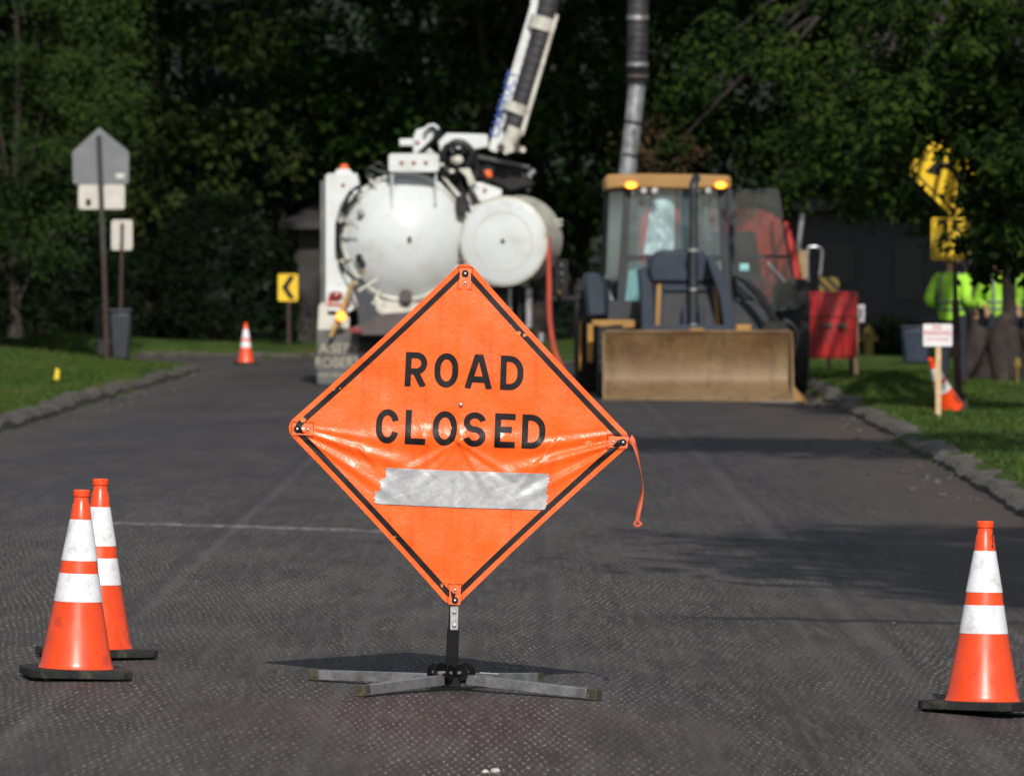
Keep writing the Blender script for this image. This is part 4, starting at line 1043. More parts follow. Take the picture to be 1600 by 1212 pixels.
mb = MB(); mb.curve([P(*q, Y + .3) for q in ((696, 245), (704, 228), (716, 223), (728, 228), (738, 242), (730, 260))], .055, 8, 6); mb.build('hose_bundle', M['hose'], tk)
for q in ((714, 250, .09), (706, 268, .045), (690, 258, .04)):
    mb = MB(); mb.ball(P(q[0], q[1], Y + .12), q[2], (1, .6, .75), 12); mb.build('valve_body', M['truck_cream'], tk)
mb = MB(); mb.ppoly([(690, 240), (735, 246), (800, 250), (838, 288), (800, 300), (770, 285), (730, 300), (705, 320), (692, 292)], Y + 1.1, Y + 2.4); mb.build('valve_housing', M['dark_metal'], tk, bevel=.03)
mb = MB(); mb.ppoly([(716, 264), (734, 263), (744, 286), (733, 292), (728, 276)], Y - .0, Y + .4); mb.ppoly([(690, 276), (698, 280), (722, 306), (716, 310)], Y - .0, Y + .1); mb.build('cream_bracket', M['truck_cream'], tk, bevel=.008)
mb = MB(); mb.ppoly([(712, 308), (726, 302), (735, 318), (726, 336), (714, 336)], Y - .12, Y + .3); mb.ppoly([(728, 296), (742, 300), (750, 316), (738, 322)], Y - .1, Y + .3); mb.build('door_hinge', M['dark_metal'], tk, bevel=.01)
mb = MB(); mb.cyl(P(748, 245, Y + .6), P(826, 262, Y + 1.2), .03, n=8); mb.build('hydraulic_ram', M['alu'], tk)
# raised boom: side plates, hose lying inside, clamps
YB = Y + .8
def bp(px, py, d=YB): return P(px, py, d)
def top_of(x, y, k): return (x + (832 - 765) / 230 * k, y - k)
mb = MB()
mb.ppoly([(763, 233), (829, 8), (836, -130), (890, -300), (905, -300), (868, -130), (846, 2), (780, 238), (772, 238)], YB, YB + .34); bm_ = mb.build('boom', M['truck_white'], tk, bevel=.008)
mb = MB(); mb.ppoly([(781, 236), (846, 4), (851, 4), (788, 236)], YB - .06, YB + .30); mb.build('boom_flange', M['truck_cream'], bm_)
mb = MB(); mb.ppoly([(812, 208), (868, 22), (873, 24), (818, 212)], YB - .10, YB + .30); mb.build('boom_guide_plate', M['truck_cream'], tk)
def ribtube(name, path, r, m, parent, pitch=.09, amp=.025):
    ps = catmull(path, 10); L = 0; out = []
    for a, b in zip(ps, ps[1:]):
        k = max(1, int((b - a).length / (pitch / 4)))
        for i in range(k): out.append(a + (b - a) * i / k)
    out.append(ps[-1]); mb = MB(); mb.tube(out, [r * (1 + amp * math.sin(i * math.pi / 2)) for i in range(len(out))], 20); return mb.build(name, m, parent, smooth=70)
ribtube('suction_hose', [bp(800, 208), bp(818, 148), bp(838, 80), bp(855, 15), bp(866, -60), bp(905, -230), bp(960, -290), bp(994, -220), bp(998, -100), bp(997, 10), bp(996, 105)], .142, M['suction'], tk)
for (x0, y0), (x1, y1) in (((843, 47), (849, 27)), ((804, 177), (810, 162))):
    mb = MB(); mb.cyl(bp(x0, y0), bp(x1, y1), .178, n=24); mb.build('hose_clamp', M['truck_cream'], tk)
mb = MB(); mb.tube([bp(784, 234, YB - .05), bp(796, 222, YB - .05), bp(806, 200, YB - .05)], [.09, .11, .13], 14); mb.build('hose_elbow', M['truck_cream'], tk)
for px, py, r in ((783, 230, .05), (796, 232, .065), (808, 231, .06), (817, 234, .04), (790, 238, .03)):
    mb = MB(); mb.cyl(bp(px, py, YB - .2), bp(px, py, YB + .25), r, n=12); mb.build('knuckle_pin', M['oxide_cap'] if px in (783, 808) else M['truck_cream'], tk)
text('boom_lettering', 'CAMIRUCT', M['blue_ink'], tk, bp(787.5, 163, YB - .004), .19, -R(73.6), 1.0)
# suction tube hanging behind the backhoe
sps = [(997, -20, .126), (997, 26, .126)]
for (py, r, m) in ((28, .155, 'steel'), (101, .150, 'pipe'), (110, .155, 'dark_metal'), (119, .152, 'brown_plate'), (128, .158, 'dark_metal')):
    mb = MB(); mb.cyl(bp(996.5, py + 3), bp(996.5, py - 3), r, n=24); mb.build('hose_coupling', M[m], tk)
mb = MB(); mb.tube([bp(996, 128), bp(988, 205), bp(980, 275), bp(955, 500), bp(952, 560)], .118, 24); pp = mb.build('suction_pipe', M['pipe'], tk)
for px, py in ((990, 192), (985, 243)):
    mb = MB(); mb.cyl(bp(px + .3, py - 2), bp(px - .3, py + 2), .128, n=24); mb.build('pipe_seam', M['dark_metal'], pp)
# side drum
ax = Vector((.20, .93, .03)).normalized(); dc = P(787, 377, Y - .35); rdm = 70 * (Y - .35) / F
mb = MB(); mb.lathe([(-.03, 0), (-.03, rdm * .93), (-.01, rdm), (.05, rdm * 1.01), (.07, rdm * .985), (1.05, rdm * .985), (1.1, rdm * .9), (1.1, 0)], dc, ax, 64); dr = mb.build('side_drum', M['truck_cream'], tk, smooth=30)
mb = MB(); mb.lathe([(-.036, 0), (-.036, rdm * .92), (-.032, rdm * .935), (-.031, rdm * .94)], dc, ax, 64); mb.build('drum_lid', M['truck_white'], dr, smooth=30)
mb = MB(); u_ = ax.orthogonal().normalized(); v_ = ax.cross(u_)
mb.tube([dc - ax * .035 + (u_ * math.cos(a) + v_ * math.sin(a)) * rdm * .655 for a in np.linspace(0, 2 * math.pi, 65)], .008, 6); mb.build('lid_groove', M['truck_cream'], dr)
mb = MB(); mb.ball(P(785.5, 377, Y - .39), .03, n=10); mb.build('lid_boss', M['dark_metal'], dr)
mb = MB(); mb.tube(catmull([P(813, 338, Y - .40), P(820, 346, Y - .40), P(827, 358, Y - .40)], 4), [.006, .012, .02, .026, .028, .02, .012, .008, .004], 6); mb.build('paint_chip', M['brown_plate'], dr)
for k, (py) in enumerate((345, 352)):
    mb = MB(); mb.cyl(P(868, py, Y + .4), P(879, py - 1, Y + .4), .015, n=8); mb.build('drum_fitting', M['truck_cream'], dr)
mb = MB(); mb.curve([P(*q, Y - .42) for q in ((855, 370), (857, 400), (858, 440), (858, 480), (860, 510), (867, 550), (880, 580))], .036, 10, 6); mb.build('red_hose', M['red_hose'], tk)
mb = MB(); mb.curve([P(*q, Y + 1.5) for q in ((824, 300), (825, 282), (829, 272), (836, 267))], .045, 10, 6); mb.build('exhaust_pipe', M['pipe'], tk)
# fittings below the drum
for q in (((797, 450), (797, 505), .025, 'pipe'), ((826, 450), (826, 512), .05, 'pipe'), ((812, 455), (812, 520), .03, 'dark_metal'), ((846, 535), (846, 520), .05, 'pipe'), ((870, 400), (880, 470), .02, 'dark_metal')):
    mb = MB(); mb.cyl(P(*q[0], Y + .1), P(*q[1], Y + .1), q[2], n=12); mb.build('drain_pipe', M[q[3]], tk)
mb = MB(); mb.pbox(755, 842, 448, 462, Y + .25, Y + 2); mb.pbox(740, 835, 520, 556, Y + .4, Y + 2.5); mb.pbox(835, 900, 462, 470, Y + .4, Y + .55); mb.build('side_rack', M['dark_metal'], tk, bevel=.01)
mb = MB(); mb.pbox(866, 888, 405, 462, Y + 1.5, Y + 1.9); cb = mb.build('control_box', M['dark_metal'], tk, bevel=.02)
for py in (415, 428, 440):
    mb = MB(); mb.ball(P(877, py, Y + 1.48), .022, n=8); mb.build('gauge', M['steel'], cb)
mb = MB(); mb.ball(P(876, 458, Y + .35), .045, n=10); mb.build('valve_handle', M['wood_handle'], tk)
# rear fender, lights, mud flap
mb = MB(); mb.ppoly([(508, 452), (545, 452), (560, 462), (560, 478), (546, 488), (508, 486)], Y - .1, Y + .5); mb.build('light_box', M['truck_white'], tk, bevel=.012)
mb = MB(); mb.ball(P(525, 462, Y - .13), .075, (1.25, .5, .85), 16); mb.build('tail_light', M['red_lens'], tk)
mb = MB(); mb.pbox(508, 548, 474, 478, Y - .115, Y - .1); mb.pbox(512, 520, 464, 472, Y - .112, Y - .1); mb.build('reflector_strip', M['red_hose'], tk)
mb = MB(); mb.ppoly([(498, 478), (503, 472), (512, 476), (512, 492), (546, 494), (546, 514), (496, 516)], Y - .12, Y - .04); mb.build('mud_guard', M['truck_cream'], tk, bevel=.01)
mb = MB(); mb.ppoly([(495, 515), (564, 515), (566, 560), (560, 600), (496, 600)], Y - .16, Y - .13); fl = mb.build('mud_flap', M['flap_rubber'], tk)
text('flap_lettering', 'A.SERV', M['cream_ink'], fl, P(530, 545, Y - .165), .19, 0, .95); text('flap_lettering', 'ROBERT', M['cream_ink'], fl, P(528, 567, Y - .165), .19, 0, .9); text('flap_lettering', 'AND SONS INC', M['cream_ink'], fl, P(527, 586, Y - .165), .085, 0, .9)
mb = MB(); mb.ball(P(533, 494, Y - .42), .068, (1, .6, 1.05), 20); al = mb.build('amber_flasher', M['amber_on'], tk)
mb = MB(); mb.ball(P(533, 494, Y - .465), .034, (1, .5, 1), 14); mb.build('bulb', M['amber_core'], al)
mb = MB(); mb.ppoly([(549, 512), (600, 490), (660, 486), (700, 500), (730, 512), (730, 524), (549, 524)], Y - .55, Y + .4); mb.build('rear_bumper', M['brown_plate'], tk, bevel=.015)
mb = MB(); mb.pbox(546, 566, 512, 520, Y - .59, Y - .55); mb.build('bumper_lamp', M['red_lens'], tk, bevel=.006)
mb = MB(); mb.ppoly([(585, 462), (600, 470), (660, 474), (690, 462), (692, 480), (640, 492), (595, 492), (588, 486)], Y - .08, Y + .5); mb.build('tank_saddle', M['truck_cream'], tk, bevel=.012)
mb = MB(); mb.cyl(P(634, 462, Y + .3), P(634, 462, Y - .2), .09, n=20); mb.cyl(P(634, 480, Y + .0), P(634, 462, Y - .1), .06, n=16); mb.build('drain_valve', M['brown_plate'], tk)
mb = MB(); mb.ppoly([(560, 520), (740, 520), (740, 560), (560, 560)], Y - .2, Y + 8.5); mb.pbox(575, 700, 524, 600, Y + .3, Y + .5); mb.build('chassis', M['dark_metal'], tk)
def wheel(parent, c, r, w, m='tyre', rim='dark_metal', rr_=.55):
    c = Vector(c); mb = MB(); n = 44
    mb.lathe([(-w / 2, r * rr_), (-w / 2, r * .86), (-w / 2 + .03, r * .97), (-w / 4, r), (w / 4, r), (w / 2 - .03, r * .97), (w / 2, r * .86), (w / 2, r * rr_), (-w / 2, r * rr_)], c, (1, 0, 0), n)
    for k in range(24):
        a = 2 * math.pi * k / 24
        mb.box(-w * .46, w * .46, -.022, .022, r * .985, r * 1.02, Matrix.Translation(c) @ Matrix.Rotation(a, 4, 'X') @ Matrix.Rotation(.35, 4, 'Z'))
    wh = mb.build('wheel', M[m], parent)
    mb = MB(); mb.lathe([(-w * .3, 0), (-w * .3, r * .25), (-w * .12, r * .3), (-w * .38, r * rr_ * .98), (w * .38, r * rr_ * .98), (w * .12, r * .3), (w * .3, r * .25), (w * .3, 0)], c, (1, 0, 0), 28); mb.build('rim', M[rim], wh)
for yy in (Y + 1.2, Y + 2.6, Y + 8.3):
    for px in (528, 770): wheel(tk, (gx(px, Y + 1), yy, .52), .52, .48)
mb = MB(); x0, x1 = gx(515, Y), gx(775, Y)
mb.prism([(x0, .75), (x1, .75), (x1, 2.2), (x1 - .12, 2.75), (x0 + .12, 2.75), (x0, 2.2)], Y + 7., Y + 9.3); cabt = mb.build('truck_cab', M['truck_white'], tk, bevel=.05)
for s, xx in ((-1, x0), (1, x1)):
    mb = MB(); mb.box(xx - .01 if s < 0 else xx - .005, xx + .005 if s < 0 else xx + .01, Y + 7.5, Y + 8.9, 1.5, 2.15); mb.build('cab_window', M['windowdark'], cabt)

# ------------------------------------------------------------ backhoe loader
B0 = 80.
bh = thing('backhoe_loader', 'yellow and blue grey backhoe loader with its bucket down and cab door open', 'backhoe', (gx(1085, B0), B0, 0.))
# bucket: curved back, side plates, cutting edge
mb = MB(); bm = mb.bm; x0, x1 = gx(945, 79.7), gx(1237, 79.7)
zt, zb0 = gz(517.5, 80.05), gz(628, 79.3)
prof = []
for k in range(15):
    a = k / 14; z = zt + (zb0 - zt) * a
    yy = 79.95 + .10 * math.sin(math.pi * a) - .42 * sm(.70, 1.0, a)
    prof.append((yy, z))
def shell(dy):
    rows = []
    for j in range(25):
        x = x0 + (x1 - x0) * j / 24
        rows.append([bm.verts.new((x, y_ + dy, z_ + (.012 * math.sin(j * .7) if i == 0 else 0))) for i, (y_, z_) in enumerate(prof)])
    for a, b in zip(rows, rows[1:]):
        for i in range(14): bm.faces.new((a[i], a[i + 1], b[i + 1], b[i]))
    return rows
r1, r2 = shell(0), shell(.04)
for q in (0, 14):
    for j in range(24): bm.faces.new((r1[j][q], r1[j + 1][q], r2[j + 1][q], r2[j][q]))
bk = mb.build('bucket', M['bucket'], bh, smooth=50)
for xx in (x0 - .025, x1 - .0):
    mb = MB(); yz = [(80.0, zt), (79.86, zt - .12), (79.60, zb0 + .10), (79.48, zb0), (80.2, zb0), (80.2, (zt + zb0) / 2)]
    a = [mb.bm.verts.new((xx, y_, z_)) for y_, z_ in yz]; b = [mb.bm.verts.new((xx + .025, y_, z_)) for y_, z_ in yz]
    mb.bm.faces.new(a); mb.bm.faces.new(b[::-1])
    for i in range(6): mb.bm.faces.new((a[i], b[i], b[(i + 1) % 6], a[(i + 1) % 6]))
    mb.build('side_plate', M['bucket'], bk)
mb = MB(); mb.box(x0 - .03, x1 + .03, 79.42, 79.7, zb0 - .022, zb0 + .006); mb.build('cutting_edge', M['alu'], bk, bevel=.004)
mb = MB(); mb.ppoly([(1238, 600), (1262, 628), (1262, 632), (1238, 632)], 79.9, 80.4); mb.build('bucket_corner', M['jd_yellow'], bk)
mb = MB(); mb.box(x0, x1, 79.94, 80.02, zt - .02, zt + .015); mb.build('spill_lip', M['bucket'], bk, bevel=.01)
mb = MB(); mb.ppoly([(1075, 518), (1080, 513), (1098, 513), (1103, 518)], 80.1, 80.3); mb.build('bucket_hook', M['jd_yellow'], bh)
mb = MB(); mb.pbox(1150, 1174, 507, 518, 80.2, 80.4); mb.build('bucket_lug', M['jd_yellow'], bh, bevel=.01)
# loader arms
Yg = 81.
def plate(name, pts, y0, y1, m, parent=None, bv=.012): 
    mb = MB(); mb.ppoly(pts, y0, y1); return mb.build(name, M[m], parent or bh, bevel=bv)
plate('loader_arm', [(998, 420), (1008, 418), (1020, 450), (1022, 517), (1003, 517), (1002, 460)], Yg - .5, Yg + .8, 'jd_grey')
plate('loader_arm', [(1104, 404), (1114, 402), (1142, 452), (1150, 517), (1132, 517), (1124, 462)], Yg - .5, Yg + .8, 'jd_grey')
plate('bonnet', [(1013, 420), (1018, 402), (1030, 391), (1098, 391), (1112, 412), (1120, 442), (1016, 442)], Yg - .1, Yg + 1.3, 'jd_grey', bv=.04)
plate('grille_frame', [(1022, 442), (1122, 442), (1130, 517), (1018, 517)], Yg - .05, Yg + .6, 'jd_grey')
plate('grille', [(1038, 454), (1108, 454), (1112, 513), (1034, 513)], Yg - .075, Yg - .055, 'grille', bv=0)
plate('yellow_trim', [(1027, 444), (1033, 444), (1031, 508), (1024, 508)], Yg - .09, Yg - .052, 'jd_yellow', bv=0)
plate('yellow_trim', [(1115, 446), (1120, 446), (1125, 510), (1119, 510)], Yg - .09, Yg - .052, 'jd_yellow', bv=0)
plate('grille_bar', [(1038, 448), (1109, 448), (1109, 455), (1038, 455)], Yg - .12, Yg - .078, 'jd_grey')
plate('lower_frame', [(1003, 508), (1150, 508), (1150, 519), (1003, 519)], Yg - .6, Yg - .1, 'jd_grey')
for px in (1070, 1096): plate('bucket_link', [(px - 4, 476), (px + 4, 476), (px + 4, 516), (px - 4, 516)], Yg - .3, Yg - .2, 'jd_grey')
mb = MB(); mb.cyl(P(1083, 517, Yg - .35), P(1084, 298, Yg - .35), .055, n=14); mb.curve([P(1084, 302, Yg - .35), P(1084, 288, Yg - .33), P(1088, 278, Yg - .2)], .055, 12, 5); st_ = mb.build('exhaust_stack', M['jd_dark'], bh)
for py, w in ((391, .075), (452, .062), (508, .06)):
    mb = MB(); mb.cyl(P(1083.5, py + 2, Yg - .35), P(1083.5, py - 2, Yg - .35), w, n=16); mb.build('stack_clamp', M['steel'], st_)
# fenders
plate('fender', [(912, 430), (920, 424), (936, 426), (946, 440), (949, 494), (918, 496)], 82.2, 83.3, 'jd_grey', bv=.04)
plate('fender', [(1146, 432), (1160, 428), (1172, 440), (1176, 506), (1148, 508)], 82.2, 83.3, 'jd_dark', bv=.04)
plate('side_step', [(918, 506), (927, 506), (927, 566), (918, 566)], 82.0, 82.6, 'jd_yellow')
plate('side_step', [(905, 505), (909, 500), (909, 580), (905, 580)], 83.0, 83.2, 'jd_yellow')
plate('axle_guard', [(925, 500), (992, 500), (992, 512), (960, 514), (925, 508)], 81.0, 81.6, 'jd_yellow')
plate('engine_bay', [(950, 470), (1200, 470), (1215, 585), (945, 585)], 82., 84.4, 'jd_dark')
for px in (955, 1212): wheel(bh, (gx(px, 80.9), 81.2, .46), .46, .34, rim='jd_yellow')
for px in (925, 1238): wheel(bh, (gx(px, 83.6), 84.0, .72), .72, .44, rim='jd_yellow')
# cab: roof, posts, glass, seat
Yc, Yr = 82.3, 84.2
mb = MB(); bm = mb.bm
def q4(px0, px1, py, y): return [Vector((gx(px0, Yc), y, gz(py, Yc))), Vector((gx(px1, Yc), y, gz(py, Yc)))]
mb.ppoly([(945, 276), (952, 272.5), (1000, 271.5), (1090, 272.5), (1138, 274.5), (1143, 279), (1142, 296), (1120, 294), (1075, 296), (972, 294), (946, 297)], Yc - .16, Yr + .2); rf = mb.build('cab_roof', M['jd_roof'], bh, bevel=.03)
for px in (986, 1126):
    mb = MB(); mb.ball(P(px, 289.5, Yc - .19), .07, (1.1, .5, .62), 20); l_ = mb.build('roof_flasher', M['amber_on'], rf)
    mb = MB(); mb.ball(P(px, 290, Yc - .228), .035, (1.3, .4, .7), 12); mb.build('bulb', M['amber_core'], l_)
for px in (1006, 1023, 1087, 1107):
    mb = MB(); mb.lathe([(0, .045), (.03, .052), (.09, .03), (.09, 0)], P(px, 299, Yc - .22), (0, 1, -.1), 18); w_ = mb.build('work_light', M['dark_metal'], rf)
    mb = MB(); mb.lathe([(0, .040), (.004, .04), (.008, 0)], P(px, 298.5, Yc - .225), (0, -1, 0), 16); mb.build('lens', M['steel'], w_)
def post(a, b, w, d0, d1):
    mb = MB(); bar(mb, P(*a, d0), P(*b, d1), w, .09); mb.build('cab_post', M['jd_dark'], bh, bevel=.01)
post((981, 294), (968, 498), .10, Yc, Yc); post((1126, 294), (1140, 500), .10, Yc, Yc); post((949, 296), (942, 430), .07, Yr, Yr); post((1140, 296), (1150, 500), .07, Yr, Yr); post((1098, 296), (1094, 392), .05, Yr, Yr)
mb = MB(); mb.pbox(975, 1135, 399, 403, Yc - .05, Yc + .03); mb.build('dash_rail', M['jd_dark'], bh)
mb = MB(); mb.face([P(982, 296, Yc), P(1125, 296, Yc), P(1138, 490, Yc), P(970, 490, Yc)]); mb.build('windscreen', M['glass'], bh)
mb = MB(); mb.face([P(949, 296, Yr), P(981, 296, Yc), P(968, 490, Yc), P(943, 430, Yr)]); mb.build('side_window', M['glass_side'], bh)
mb = MB(); mb.face([P(950, 300, Yr), P(1140, 300, Yr), P(1147, 420, Yr), P(944, 420, Yr)]); mb.build('rear_window', M['glass'], bh)
# added pale sheet standing for the glare streak on the windscreen
mb = MB(); bl = catmull([P(1020, 297, Yc + .10), P(1034, 297, Yc + .05), P(1046, 297, Yc + .08), P(1054, 297, Yc + .14)], 6); bl2 = catmull([P(1006, 397, Yc + .10), P(1026, 397, Yc + .05), P(1042, 394, Yc + .08), P(1053, 390, Yc + .14)], 6)
for a, b, c, d in zip(bl, bl[1:], bl2[1:], bl2): mb.bm.faces.new([mb.bm.verts.new(p) for p in (a, b, c, d)])
mb.build('glare_sheet', mat('pale_painted_glare', (.62, .68, .69), .5, var=.55, scale=7), bh, smooth=80)
mb = MB(); bl = catmull([P(984, 412, Yc + .2), P(1000, 412, Yc + .14), P(1006, 416, Yc + .2)], 5); bl2 = catmull([P(976, 476, Yc + .2), P(990, 482, Yc + .12), P(1000, 470, Yc + .2)], 5)
for a, b, c, d in zip(bl, bl[1:], bl2[1:], bl2): mb.bm.faces.new([mb.bm.verts.new(p) for p in (a, b, c, d)])
mb.build('reflection_sheet', M['teal'], bh, smooth=80)  # added pale teal sheet standing for a reflection in the cab
mb = MB(); mb.pbox(1056, 1096, 352, 402, Yc + .9, Yc + 1.05); mb.pbox(1052, 1100, 400, 440, Yc + .5, Yc + 1.1); mb.build('driver_seat', M['dark_metal'], bh, bevel=.04)
mb = MB(); sc_ = P(1100, 396, Yc + .35); mb.tube([sc_ + Vector((.2 * math.cos(a), .05 * math.sin(a), .16 * math.sin(a))) for a in np.linspace(0, 2 * math.pi, 25)], .015, 8); mb.build('steering_wheel', M['blackpaint'], bh)
# open door swung to the right
Yd = 82.0
D4 = [(1146, 299), (1214, 297), (1248, 481), (1200, 484), (1152, 440)]
mb = MB(); mb.face([P(*q, Yd) for q in D4]); dg = mb.build('open_door', M['glass_dark'], bh, label='open glass cab door swung out to the right')
mb = MB()
for a, b in zip(D4, D4[1:] + D4[:1]): bar(mb, P(*a, Yd), P(*b, Yd), .035, .04)
bar(mb, P(1150, 401, Yd), P(1232, 401, Yd), .04, .03); mb.build('door_frame', M['jd_dark'], dg)
mb = MB(); mb.cyl(P(1198, 410, Yd - .04), P(1226, 440, Yd - .04), .018, n=8); mb.build('door_strut', M['steel'], dg)
mb = MB(); mb.pbox(1156, 1170, 412, 423, Yd - .03, Yd - .01); mb.build('door_sticker', M['teal'], dg)
# hoses and links by the right side
for q in (((1166, 440), (1190, 470), (1205, 500), (1200, 530)), ((1150, 430), (1180, 450), (1212, 500), (1215, 540)), ((1225, 500), (1240, 510), (1246, 530), (1236, 560))):
    mb = MB(); mb.curve([P(*a, 81.6) for a in q], .03, 8, 6); mb.build('hydraulic_hose', M['hose'], bh)
plate('side_panel', [(1176, 452), (1196, 470), (1214, 517), (1180, 517)], 82.4, 83.4, 'brown_plate')
# rear digging arm folded behind the cab
mb = MB(); mb.tube(catmull([(gx(1090, 85), 84.6, .8), (gx(1090, 85), 86.2, 2.2), (gx(1090, 85), 86.9, 2.6)], 4), [.2] * 9, 8); mb.tube([(gx(1090, 85), 86.9, 2.6), (gx(1090, 85), 86.6, 1.)], [.16, .12], 8); mb.build('digging_arm', M['jd_dark'], bh)

# ------------------------------------------------------------ red machine behind the backhoe
RY = 92.
rd_ = thing('red_truck', 'red work truck with black windscreen standing behind the backhoe', 'truck', (gx(1120, RY), RY, 0.))
def rplate(name, pts, y0, y1, m, parent=None, bv=.015):
    mb = MB(); mb.ppoly(pts, y0, y1); return mb.build(name, M[m], parent or rd_, bevel=bv)
rplate('cab_shell', [(1000, 345), (1010, 326), (1190, 326), (1224, 345), (1250, 500), (1250, 560), (1000, 560)], RY, RY + 2.2, 'red_paint', bv=.05)
rplate('windscreen', [(1012, 362), (1180, 362), (1192, 440), (1010, 440)], RY - .02, RY - .002, 'windowdark')
rplate('door_pillar', [(1206, 343), (1232, 347), (1256, 440), (1258, 530), (1225, 530)], RY - .25, RY - .05, 'red_paint')
mb = MB(); mb.curve([P(*q, RY - .1) for q in ((1262, 440), (1262, 392), (1268, 386), (1282, 388), (1284, 400), (1281, 432))], .022, 8, 6); mb.build('mirror_bracket', M['pipe'], rd_)
mb = MB(); mb.cyl(P(1246, 400, RY), P(1254, 334, RY), .04, n=10); mb.build('exhaust_pipe', M['pipe'], rd_)
rplate('mirror', [(1247, 390), (1262, 392), (1263, 436), (1250, 438)], RY - .12, RY - .02, 'tan_canvas')
for xx in (1020, 1235): wheel(rd_, (gx(xx, RY), RY + .6, .5), .5, .32)
# red round tank bin beside it
mb = MB(); c0 = Vector((gx(1296, 90.5), 91.0, 0)); z0, z1 = gz(560, 90.5), gz(456, 90.5)
mb.lathe([(z0, .38), (z0, .405), (z0 + .03, .415), (z1 - .04, .42), (z1, .41), (z1, .40), (z1 + .01, 0)], c0, (0, 0, 1), 40)
rb = thing('red_tank', 'red drum shaped tank with two latches, right of the backhoe', 'tank', (c0.x, c0.y, 0))
b_ = mb.build('tank_body', mat('dull_red_tank_paint', (.42, .018, .020), .45, var=.25, scale=4, dirt=(.12, .02, .02), damt=.6, dscale=3), rb)
for zz_ in (z1 - .03, z0 + .04, (z0 + z1) / 2 + .12):
    mb = MB(); mb.tube([c0 + Vector((.424 * math.cos(a), .424 * math.sin(a), zz_)) for a in np.linspace(0, 2 * math.pi, 49)], .010, 6); mb.build('tank_hoop', M['red_lens'], rb)
for px in (1278, 1320):
    mb = MB(); mb.pbox(px - .8, px + .8, 462, 556, 90.57, 90.62); mb.build('tank_seam', M['red_lens'], rb)
for px in (1293, 1316):
    mb = MB(); mb.pbox(px - 8, px + 8, 505, 512, 90.54, 90.62); mb.build('latch', M['brown_plate'], rb, bevel=.01)
mb = MB()
for s in (-.33, .33): mb.cyl((c0.x + s, 91.0, z0 + .02), (c0.x + s, 91.0, .1), .03, n=8)
mb.build('support', M['dark_metal'], rb)
# small notice behind the tank on a stake, hazard board, hydrant, bin
ns = thing('notice_board', 'small white notice on a wooden stake just right of the red tank', 'sign', (gx(1337, 91.6), 91.6, zr(4, 91)))
mb = MB(); mb.pbox(1334, 1341, 505, 584, 91.6, 91.63); mb.build('stake', M['stake'], ns)
mb = MB(); mb.pbox(1338, 1351, 476, 503, 91.57, 91.595); mb.build('board', M['sign_white'], ns)
mb = MB(); mb.pbox(1341, 1348, 482, 495, 91.56, 91.568); mb.build('notice_text', M['hivis_tape'], ns)
hb = thing('hazard_board', 'black and yellow striped hazard board above the red tank', 'barrier board', (gx(1296, 100), 100, .1))
mb = MB(); mb.pbox(1280, 1311, 433, 456, 100, 100.04); mb.build('striped_panel', M['hazard'], hb)
mb = MB(); mb.pbox(1293, 1298, 456, 580, 100.05, 100.1); mb.build('post', M['post_rust'], hb)
hy = thing('fire_hydrant', 'dull yellow fire hydrant on the lawn right of the red tank', 'hydrant', (gx(1357, 120), 120, lawn_z(gx(1357, 120), 120)))
zz0 = lawn_z(gx(1357, 120), 120); hc = (gx(1357, 120), 120, zz0 - .14)
mb = MB(); mb.lathe([(0, .13), (.05, .13), (.06, .09), (.48, .085), (.50, .12), (.53, .12), (.55, .10), (.62, .07), (.66, .03), (.70, .03), (.70, 0)], hc, (0, 0, 1), 20); mb.build('hydrant_body', M['hydrant'], hy)
mb = MB(); mb.cyl((hc[0] - .17, 120, zz0 + .28), (hc[0] + .17, 120, zz0 + .28), .05, n=14); mb.build('side_nozzle', M['hydrant'], hy)
def wheelie(name, label, c, w, d, h, m, seed=0):
    t = thing(name, label, 'trash bin', c, None)
    mb = MB(); x, y, z = c
    lo = [mb.bm.verts.new((x + a * w * .40, y + b * d * .40, z)) for a, b in ((-1, -1), (1, -1), (1, 1), (-1, 1))]
    hi = [mb.bm.verts.new((x + a * w * .5, y + b * d * .5, z + h * .93)) for a, b in ((-1, -1), (1, -1), (1, 1), (-1, 1))]
    mb.bm.faces.new(lo[::-1]); mb.bm.faces.new(hi)
    for i in range(4): mb.bm.faces.new((lo[i], lo[(i + 1) % 4], hi[(i + 1) % 4], hi[i]))
    mb.build('bin_body', m, t, bevel=.04)
    mb = MB(); mb.box(x - w * .54, x + w * .54, y - d * .56, y + d * .54, z + h * .93, z + h); mb.build('bin_lid', m, t, bevel=.02)
    mb = MB(); mb.cyl((x - w * .38, y + d * .42, z + .1), (x + w * .38, y + d * .42, z + .1), .1, n=14); mb.build('bin_wheel', M['tyre'], t)
wheelie('trash_bin', 'dark blue wheeled bin in the shade before the grey house', (gx(1431, 107), 107, lawn_z(gx(1431, 107), 107)), .48, .5, .62, M['bin_blue'])
wheelie('trash_bin', 'grey trash bin right of the pentagon sign post on the left lawn', (gx(189, 102), 102, lawn_z(gx(189, 102), 102) - .0), .33, .4, .80, M['bin'])
wheelie('trash_bin', 'darker trash bin half hidden left of the pentagon sign post', (gx(166, 103.2), 103.2, lawn_z(gx(166, 103.2), 102)), .36, .4, .74, M['tyre'])

